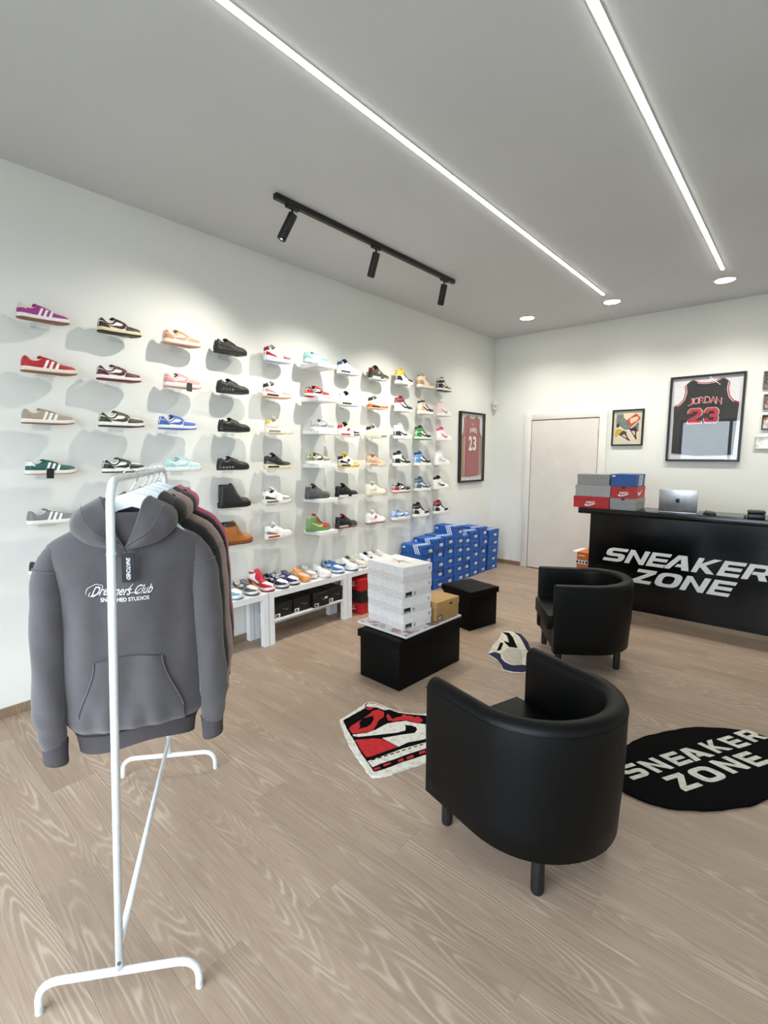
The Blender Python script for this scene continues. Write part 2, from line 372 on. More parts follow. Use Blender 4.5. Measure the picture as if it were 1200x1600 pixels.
# ================================================================== SHOES
LEN = 0.29
FOOT = [(0, .030), (.08, .0335), (.2, .034), (.35, .033), (.5, .038), (.63, .045), (.74, .047), (.84, .0455), (1, .041)]
def foot_w(s, heel=0.11, toe=0.21):
    w = interp(FOOT, s)
    if s < heel: w *= math.sqrt(max(0, 1-(1-s/heel)**2))
    if s > 1-toe: w *= max(0, 1-((s-(1-toe))/toe)**2.6)**0.5
    return w
TYPES = {
 'campus': dict(zt=[(0, .086), (.03, .091), (.08, .086), (.16, .069), (.25, .066), (.32, .074), (.38, .090), (.45, .090), (.55, .081), (.65, .070), (.75, .063), (.85, .057), (.93, .050), (.98, .040), (1, .031)],
                wt=[(0, .028), (.2, .027), (.34, .023), (.45, .017), (.6, .012), (.67, .0), (1, 0)], zb=[(0, .027), (.5, .024), (1, .026)], sole=(.026, .024, .007), tong=(.345, .103), laces=(.42, .63, 5), th=.66),
 'dunk':   dict(zt=[(0, .090), (.03, .096), (.08, .090), (.16, .075), (.25, .071), (.32, .079), (.38, .099), (.45, .100), (.55, .091), (.65, .079), (.75, .072), (.85, .066), (.93, .057), (.98, .046), (1, .034)],
                wt=[(0, .029), (.2, .028), (.34, .024), (.45, .018), (.6, .013), (.68, .0), (1, 0)], zb=[(0, .030), (.5, .026), (1, .028)], sole=(.030, .026, .010), tong=(.345, .113), laces=(.41, .64, 5), th=.67),
 'high':   dict(zt=[(0, .140), (.03, .148), (.08, .150), (.2, .150), (.30, .153), (.36, .150), (.42, .132), (.5, .108), (.6, .086), (.68, .075), (.77, .070), (.86, .065), (.93, .057), (.98, .045), (1, .033)],
                wt=[(0, .030), (.2, .030), (.32, .027), (.45, .019), (.6, .013), (.68, .0), (1, 0)], zb=[(0, .033), (.5, .028), (1, .031)], sole=(.030, .026, .010), tong=(.31, .176), laces=(.37, .64, 7), th=.67),
 'mid':    dict(zt=[(0, .112), (.03, .122), (.08, .118), (.16, .104), (.25, .100), (.32, .112), (.38, .122), (.46, .108), (.55, .094), (.65, .079), (.75, .071), (.85, .066), (.93, .058), (.98, .047), (1, .036)],
                wt=[(0, .030), (.2, .029), (.34, .025), (.45, .018), (.6, .013), (.68, .0), (1, 0)], zb=[(0, .044), (.25, .038), (.5, .030), (1, .033)], sole=(.038, .028, .012), tong=(.29, .152), laces=(.40, .63, 5), th=.67),
 'runner': dict(zt=[(0, .088), (.03, .098), (.08, .097), (.16, .084), (.25, .080), (.32, .090), (.38, .102), (.45, .100), (.55, .090), (.65, .078), (.75, .072), (.85, .067), (.93, .057), (.98, .046), (1, .036)],
                wt=[(0, .029), (.2, .028), (.34, .024), (.45, .018), (.6, .013), (.68, .0), (1, 0)], zb=[(0, .047), (.25, .042), (.5, .034), (1, .031)], sole=(.042, .026, .010), tong=(.34, .120), laces=(.41, .64, 5), th=.67),
 'boot':   dict(zt=[(0, .178), (.03, .190), (.08, .193), (.2, .193), (.36, .192), (.43, .182), (.50, .152), (.56, .124), (.63, .100), (.70, .086), (.77, .081), (.86, .077), (.93, .066), (.98, .051), (1, .040)],
                wt=[(0, .036), (.2, .037), (.36, .031), (.5, .020), (.62, .014), (.70, .0), (1, 0)], zb=[(0, .042), (.4, .034), (1, .036)], sole=(.042, .034, .030), tong=(.40, .208), laces=(.46, .66, 7), th=.69, e0=.46),
}
def spring(s): return .010*max(0, (s-.72)/.28)**2
class Shoe:
    def __init__(sf, ty): sf.ty = ty; sf.d = TYPES[ty]
    def P(sf, s, t, side=1, off=0.0):
        d = sf.d; s = min(1, max(0, s))
        wb = foot_w(s); zb = interp(d['zb'], s)+spring(s)*.8; zt = interp(d['zt'], s)+spring(s)*.8
        wt = interp(d['wt'], s)
        if s < .10: wt *= math.sqrt(max(0, 1-(1-s/.10)**2))
        zt = max(zt, zb+.002); e = smooth(d.get('e0', .36), .70, s)
        h = (1-e)*t+e*(1-max(0, math.cos(t*PI/2))**.88); v = (1-e)*t+e*math.sin(t*PI/2)**.92
        w = wb+(wt-wb)*h+.006*math.sin(PI*t)*(1-e)*min(1, s/.05)
        lean = .012*t*max(0, 1-s/.18)+(-.004*math.sin(PI*t))*max(0, 1-s/.1)
        return Vector((s*LEN+lean-LEN/2, -side*w, zb+(zt-zb)*v)) if off == 0 else sf.offp(s, t, side, off)
    def offp(sf, s, t, side, off):
        p = sf.P(s, t, side); e = .004
        ds = sf.P(min(1, s+e), t, side)-sf.P(max(0, s-e), t, side); dt = sf.P(s, min(1, t+.02), side)-sf.P(s, max(0, t-.02), side)
        n = ds.cross(dt)
        if n.length < 1e-12: n = Vector((-1 if s < .5 else 1, 0, 0.2))
        n.normalize(); c = Vector((p.x*0.9, 0, .05)); 
        if n.dot(p-c) < 0: n = -n
        return p+n*off
def grid_faces(nu, nv, base=0, flip=False):
    F = []
    for i in range(nu-1):
        for j in range(nv-1):
            a = base+i*nv+j; q = (a, a+nv, a+nv+1, a+1); F.append(q[::-1] if flip else q)
    return F
def fixn(me):
    bm = bmesh.new(); bm.from_mesh(me); bmesh.ops.remove_doubles(bm, verts=bm.verts, dist=1e-6)
    bmesh.ops.recalc_face_normals(bm, faces=bm.faces); bm.to_mesh(me); bm.free(); return me
SS = [0, .002, .008, .018, .032, .05, .075]+[.1+.03*i for i in range(28)]+[.955, .97, .982, .991, .997, 1]
_sh = {}
def shoe_mesh(ty, part, build):
    k = (ty, part)
    if k not in _sh: _sh[k] = build()
    return _sh[k]
def upper_me(sh):
    V = []; F = []; nt = 12
    for side in (1, -1):
        b = len(V)
        for s in SS:
            for j in range(nt): V.append(sh.P(s, j/(nt-1), side))
        F += grid_faces(len(SS), nt, b, side < 0)
    return fixn(me_of(V, F, None, True))
def panel_me(sh, lo, hi, off=.0013, n=18, m=6, sides=(1, -1)):
    lo = resample(lo, n); hi = resample(hi, n); V = []; F = []
    for side in sides:
        b = len(V)
        for i in range(n):
            for j in range(m):
                f = j/(m-1); V.append(sh.offp(lo[i][0]+(hi[i][0]-lo[i][0])*f, lo[i][1]+(hi[i][1]-lo[i][1])*f, side, off))
        F += grid_faces(n, m, b, side < 0)
    return me_of(V, F, None, True)
def lining_me(sh):
    V = []; F = []; sv = [s for s in SS if s <= sh.d['th']-.02]
    for side in (1, -1):
        b = len(V)
        for s in sv:
            p = sh.P(s, 1, side); y = abs(p.y); ins = min(.006, y*.5); dx = .007 if s < .03 else 0
            zb = interp(sh.d['zb'], s)
            ring = [(dx*0, y, p.z), (dx*.5, y-ins*.4, p.z+.003), (dx, y-ins, p.z), (dx+.002, max(0, y-ins*1.2), p.z-.02), (dx+.002, max(0, y-ins), max(zb+.008, p.z-.08)), (dx, 0, max(zb+.006, p.z-.085))]
            for (ax, yy, z) in ring: V.append((p.x+ax, -side*yy, z))
        F += grid_faces(len(sv), 6, b, side < 0)
    return me_of(V, F, None, True)
def tongue_me(sh):
    ts, tz = sh.d['tong']; th = sh.d['th']; V = []; F = []; n = 9; m = 7
    x0 = sh.P(th-.03, 1); x1 = Vector((ts*LEN-LEN/2, 0, tz))
    for lay in (0, 1):
        for i in range(n):
            f = i/(n-1); x = x0.x+(x1.x-x0.x)*f; s = (x+LEN/2)/LEN
            zr = interp(sh.d['zt'], s)+.001 if s > .36 else 0
            z = (x0.z-.004)*(1-f)+x1.z*f; z = max(z, zr-.001) if f < .8 else z
            w = .014+.012*min(1, f*1.3)
            for j in range(m):
                g = 2*j/(m-1)-1
                V.append((x-lay*.006-.004*f*lay, g*w, z-.006*g*g-lay*.004-(.004 if abs(g) > .99 and f > .95 else 0)))
    F = grid_faces(n, m, 0)+grid_faces(n, m, n*m, True)
    for i in range(n-1):
        for j in (0, m-1): a = i*m+j; F.append((a, a+m, a+m+n*m, a+n*m))
    for j in range(m-1): a = (n-1)*m+j; F.append((a, a+1, a+1+n*m, a+n*m))
    return fixn(me_of(V, F, None, True))
def laces_me(sh):
    a, b, n = sh.d['laces']; full = []
    for i in range(n):
        s = a+(b-a)*i/(n-1); L = sh.offp(s, .93, 1, .002); R = sh.offp(s, .93, -1, .002); top = max(sh.P(s, 1).z, L.z)+.006
        path = [L, Vector((L.x-.002, L.y*.6, (L.z+top)/2+.002)), Vector((L.x-.004, 0, top)), Vector((L.x-.002, R.y*.6, (L.z+top)/2+.002)), R]
        full += path if i % 2 == 0 else path[::-1]
    V, F = sweep_data(full, circ(.0019, 6, .0036), up=Vector((0, 0, 1)))
    return me_of(V, F, None, True)
def sole_me(sh, z0f, z1f, grow, bulge=.0015, hole=None):
    """closed slab following the footprint"""
    loop = [(s, 1) for s in SS]+[(s, -1) for s in reversed(SS[1:-1])]; V = []; F = []; n = len(loop); lev = 4
    for l in range(lev):
        f = l/(lev-1)
        for (s, sd) in loop:
            g = grow+bulge*math.sin(PI*f)-(.0015 if l in (0,) else 0)
            w = foot_w(s); ex = -g if s < .03 else (g if s > .975 else 0)
            if s < .1: ex = -g*(1-s/.1)**.5
            if s > .9: ex = g*((s-.9)/.1)**.5
            V.append((s*LEN-LEN/2+ex, -sd*(w+g*min(1, (s+.003)/.03, (1.003-s)/.03)), z0f(s)+(z1f(s)-z0f(s))*f))
    for l in range(lev-1):
        for i in range(n): F.append((l*n+i, l*n+(i+1) % n, (l+1)*n+(i+1) % n, (l+1)*n+i))
    # caps as strips between the two sides
    k = len(SS)
    for l, fl_ in ((0, True), (lev-1, False)):
        idx = [l*n+i for i in range(n)]; 
        for i in range(k-1):
            a, b = idx[i], idx[i+1]; c = idx[(n-i-1) % n] if i+1 < k-1 else idx[k-1]; d = idx[(n-i) % n]
            q = [a, b, c, d]; q = [x for j, x in enumerate(q) if x not in q[:j]]
            if len(q) >= 3: F.append(tuple(q))
    return fixn(me_of(V, F, None, False))
def sole_band_me(sh, s0, s1, z0, z1, sides, off=.0062, n=14):
    V = []; F = []
    for side in sides:
        b = len(V)
        for i in range(n):
            s = s0+(s1-s0)*i/(n-1); w = foot_w(s)+off; ex = -off*(1-s/.1)**.5 if s < .1 else (off*((s-.9)/.1)**.5 if s > .9 else 0)
            for z in (z0, z1): V.append((s*LEN-LEN/2+ex, -side*w, z+spring(s)))
        F += grid_faces(n, 2, b, side < 0)
    return me_of(V, F)
# panel outlines in (s, t): lower edge, upper edge
_sw = lambda s0, s1, t0, t1: ([(s0+(s1-s0)*x/.97, t0+(t1-t0)*y) for x, y in SW_LO], [(s0+(s1-s0)*x/.97, t0+(t1-t0)*y) for x, y in SW_HI])
PANELS = {
 'campus': [('side_stripe', 'logo', ([(.36, .04), (.412, .04)], [(.445, .82), (.497, .82)]), .0016),
            ('side_stripe', 'logo', ([(.465, .04), (.517, .04)], [(.540, .76), (.592, .76)]), .0016),
            ('side_stripe', 'logo', ([(.570, .04), (.622, .04)], [(.635, .68), (.685, .68)]), .0016),
            ('heel_tab', 'heel', ([(0, .50), (.05, .50), (.11, .60), (.17, .72)], [(0, 1), (.05, 1), (.11, 1), (.17, .95)]), .0012),
            ('toe_panel', 'toe', ([(.70, .02), (.85, .02), (1, .02)], [(.66, .5), (.85, .42), (1, .5)]), .0008)],
 'dunk':   [('toe_overlay', 'over', ([(.58, 0), (.75, 0), (.9, 0), (1, 0)], [(.63, .48), (.74, .50), (.88, .46), (1, .62)]), .0012),
            ('toe_box', 'toe', ([(.70, .54), (.80, .52), (.92, .52), (.985, .62)], [(.69, 1), (.80, 1), (.92, 1), (.985, 1)]), .0010),
            ('eyestay', 'over', ([(.36, .70), (.45, .68), (.53, .62), (.585, .40), (.64, .42)], [(.36, 1), (.45, 1), (.54, 1), (.62, 1), (.68, .98)]), .0014),
            ('heel_counter', 'heel', ([(0, 0), (.1, 0), (.18, 0), (.27, 0)], [(0, .60), (.1, .58), (.17, .52), (.22, .30)]), .0012),
            ('collar_overlay', 'collar', ([(0, .68), (.08, .66), (.2, .62), (.32, .62), (.40, .70)], [(0, .98), (.08, .98), (.2, .84), (.32, .84), (.40, 1)]), .0012),
            ('side_check', 'logo', _sw(.06, .60, .10, .70), .0022)],
 'high':   [('toe_overlay', 'over', ([(.56, 0), (.75, 0), (.9, 0), (1, 0)], [(.62, .50), (.74, .56), (.88, .56), (1, .72)]), .0012),
            ('toe_box', 'toe', ([(.70, .60), (.80, .60), (.92, .62), (.985, .72)], [(.69, 1), (.80, 1), (.92, 1), (.985, 1)]), .0010),
            ('eyestay', 'over', ([(.35, .58), (.43, .52), (.52, .48), (.58, .36), (.64, .40)], [(.37, .98), (.45, 1), (.54, 1), (.62, 1), (.68, .98)]), .0014),
            ('heel_counter', 'heel', ([(0, 0), (.1, 0), (.2, 0), (.30, 0)], [(0, .46), (.1, .44), (.2, .36), (.25, .18)]), .0012),
            ('ankle_panel', 'collar', ([(0, .52), (.1, .52), (.22, .56), (.36, .64)], [(0, .80), (.1, .80), (.22, .82), (.36, .92)]), .0012),
            ('collar_band', 'heel2', ([(0, .82), (.1, .82), (.22, .84), (.35, .92)], [(0, 1), (.1, 1), (.22, 1), (.35, 1)]), .0012),
            ('side_check', 'logo', _sw(.06, .60, .10, .54), .0022)],
 'mid':    [('toe_overlay', 'over', ([(.60, 0), (.75, 0), (.9, 0), (1, 0)], [(.64, .50), (.74, .34), (.88, .34), (1, .62)]), .0012),
            ('heel_counter', 'heel', ([(0, 0), (.1, 0), (.25, 0), (.42, 0)], [(0, .42), (.1, .40), (.25, .34), (.40, .10)]), .0012),
            ('heel_tab', 'collar', ([(0, .55), (.04, .56), (.09, .62)], [(0, 1), (.04, 1), (.10, 1)]), .0016),
            ('eyestay', 'eye', ([(.36, .62), (.45, .60), (.54, .58), (.62, .52)], [(.36, .98), (.45, 1), (.54, 1), (.64, 1)]), .0014),
            ('side_wing', 'logo', ([(.30, .34), (.38, .28), (.46, .42)], [(.36, .62), (.41, .64), (.48, .66)]), .0020)],
 'runner': [('toe_overlay', 'over', ([(.60, 0), (.75, 0), (.9, 0), (1, 0)], [(.64, .50), (.74, .38), (.88, .34), (1, .62)]), .0012),
            ('eyestay', 'eye', ([(.36, .62), (.45, .60), (.54, .58), (.62, .52)], [(.36, .98), (.45, 1), (.54, 1), (.64, 1)]), .0014),
            ('heel_counter', 'heel', ([(0, 0), (.1, 0), (.2, 0), (.32, 0)], [(0, .66), (.1, .62), (.2, .44), (.28, .1)]), .0012),
            ('side_band', 'logo', ([(.14, .30), (.3, .22), (.45, .18), (.58, .14)], [(.12, .44), (.3, .38), (.45, .34), (.62, .30)]), .0018)],
 'boot':   [('collar_pad', 'collar', ([(0, .80), (.1, .80), (.24, .80), (.41, .84)], [(0, 1.0), (.1, 1.0), (.24, 1.0), (.41, 1.0)]), .0035),
            ('heel_counter', 'heel', ([(0, 0), (.1, 0), (.2, 0), (.30, 0)], [(0, .44), (.1, .42), (.2, .34), (.27, .12)]), .0012),
            ('eyestay', 'eye', ([(.40, .36), (.47, .36), (.55, .40), (.63, .46)], [(.43, .80), (.49, 1), (.56, 1), (.65, 1)]), .0018),
            ('toe_box', 'toe', ([(.66, .04), (.80, .04), (.92, .04), (.99, .1)], [(.69, 1), (.80, 1), (.92, 1), (.99, 1)]), .0016)],
}
def make_shoe(ty, c, loc, rz, label, group, scale=1.0, tagd=None, cat='sneaker', finish='plain', name=None):
    sh = Shoe(ty); d = sh.d; zh, zt_, oz = d['sole']
    root = empty(name or ('boot' if ty == 'boot' else ('runner' if ty == 'runner' else 'sneaker')), loc, rz, label, cat, group)
    root.scale = (scale, scale, scale)
    g = lambda k, dflt='base': c.get(k, c.get(dflt, c['base']))
    fin = c.get('fin', finish); M_ = lambda col, rough=.5, k=None: mat(col, rough, k or fin)
    def add(nm, build, m, parent=None, key=None):
        return put(nm, shoe_mesh(ty, key or nm, build), parent or root, m=m)
    low = lambda s: spring(s)
    add('outsole', lambda: sole_me(sh, low, lambda s: low(s)+oz*(1 if ty != 'boot' else (1 if s < .36 else .55)), .004 if ty != 'boot' else .007), M_(g('out', 'mid'), .6, 'plain'))
    zm = lambda s: interp(d['zb'], s)+spring(s)*.8+.0035
    ms = add('midsole', lambda: sole_me(sh, lambda s: low(s)+oz*.9*(1 if ty != 'boot' else (1 if s < .36 else .55)), zm, .0045 if ty != 'boot' else .008, .001), M_(g('mid'), .5, 'plain'))
    up = add('upper', lambda: upper_me(sh), M_(c['base']))
    add('lining', lambda: lining_me(sh), M_(g('lining'), .8, 'plain'))
    tg = add('tongue', lambda: tongue_me(sh), M_(g('tongue'), .7, 'plain'))
    add('laces', lambda: laces_me(sh), M_(g('lace'), .8, 'plain'))
    for i, (nm, ck, (lo, hi), off) in enumerate(PANELS[ty]):
        if ck in c.get('skip', ()): continue
        if ck in ('eye', 'heel2') and ck not in c: ck = 'over' if ck == 'eye' else 'collar'
        if min(p[0] for p in lo) <= 0 or max(p[0] for p in lo) >= 1: add(nm, lambda: panel_me(sh, lo, hi, off), M_(g(ck)), None, nm+str(i))
        else:
            for sd in (1, -1): add(nm, lambda: panel_me(sh, lo, hi, off, sides=(sd,)), M_(g(ck)), None, nm+str(i)+str(sd))
    if ty in ('mid', 'runner') or 'acc' in c:
        a0, a1 = (.06, .46) if ty != 'runner' else (.03, .5)
        for sd in (1, -1):
            add('sole_window', lambda: sole_band_me(sh, a0, a1, .014, .030, (sd,)), M_(g('acc', 'mid'), .3, 'plain'), ms, 'sw'+str(sd))
            if ty == 'mid': add('sole_toe_band', lambda: sole_band_me(sh, .60, .985, .014, .026, (sd,)), M_(g('acc2', 'mid'), .4, 'plain'), ms, 'st'+str(sd))
    if c.get('bub'):
        nb, colr, rz_ = c['bub']
        for q in range(nb):
            s_ = .07+.40*(q+.5)/nb
            for sd in (1, -1):
                V = []; F = []
                for i in range(8):
                    for jj in range(5):
                        a_ = 2*PI*i/8; b_ = PI/2*jj/4; V.append((s_*LEN-LEN/2+.40*LEN/nb*.42*math.cos(a_)*math.cos(b_), -sd*(foot_w(s_)+.005+.005*math.sin(b_)), .023+rz_*math.sin(a_)*math.cos(b_)))
                for i in range(8):
                    for jj in range(4): F.append((i*5+jj, ((i+1) % 8)*5+jj, ((i+1) % 8)*5+jj+1, i*5+jj+1))
                put('sole_bubble', me_of(V, F, None, True), ms, m=mat(colr, .2, metal=.4))
    if tagd:   # hanging paper tag
        tc_, y0 = tagd
        o = box('swing_tag', root, (-.021, .021, -.0012, .0012, -.066, 0), mat(tc_, .6, 'card'), .0004, 1)
        o.location = (y0*LEN-LEN/2, -.054, .040 if group.startswith('single') else .074); o.rotation_euler = (0.05, 0.06, 0)
    return root
ZROW = [2.352, 2.055, 1.758, 1.460, 1.163, 0.862]
HX = '#ece9e4'; OW = '#e9e3d2'; BK = '#141415'
def C(base, over=None, **k):
    d = dict(base=base, mid=HX, lining='#d9d6d0', lace=HX); d['over'] = over or base; d.setdefault('toe', base)
    d['toe'] = k.pop('toe', base); d['heel'] = k.pop('heel', d['over']); d['collar'] = k.pop('collar', d['over']); d['logo'] = k.pop('logo', d['over']); d.update(k); return d
def camp(col, **k): return C(col, col, toe=col, heel=k.pop('heel', col), logo='#f0eeea', lace=k.pop('lace', col), lining=k.pop('lining', '#d8d2c8'), tongue=col, mid=k.pop('mid', '#e9e6e0'), out=k.pop('out', '#8a5a3c'), fin='suede', **k)
def dunk(col, **k): return C(k.pop('base', '#ebe8e3'), col, toe=k.pop('toe', '#ebe8e3'), lace=k.pop('lace', col), tongue=k.pop('tongue', col), lining=k.pop('lining', '#e4e1da'), out=k.pop('out', col), **k)
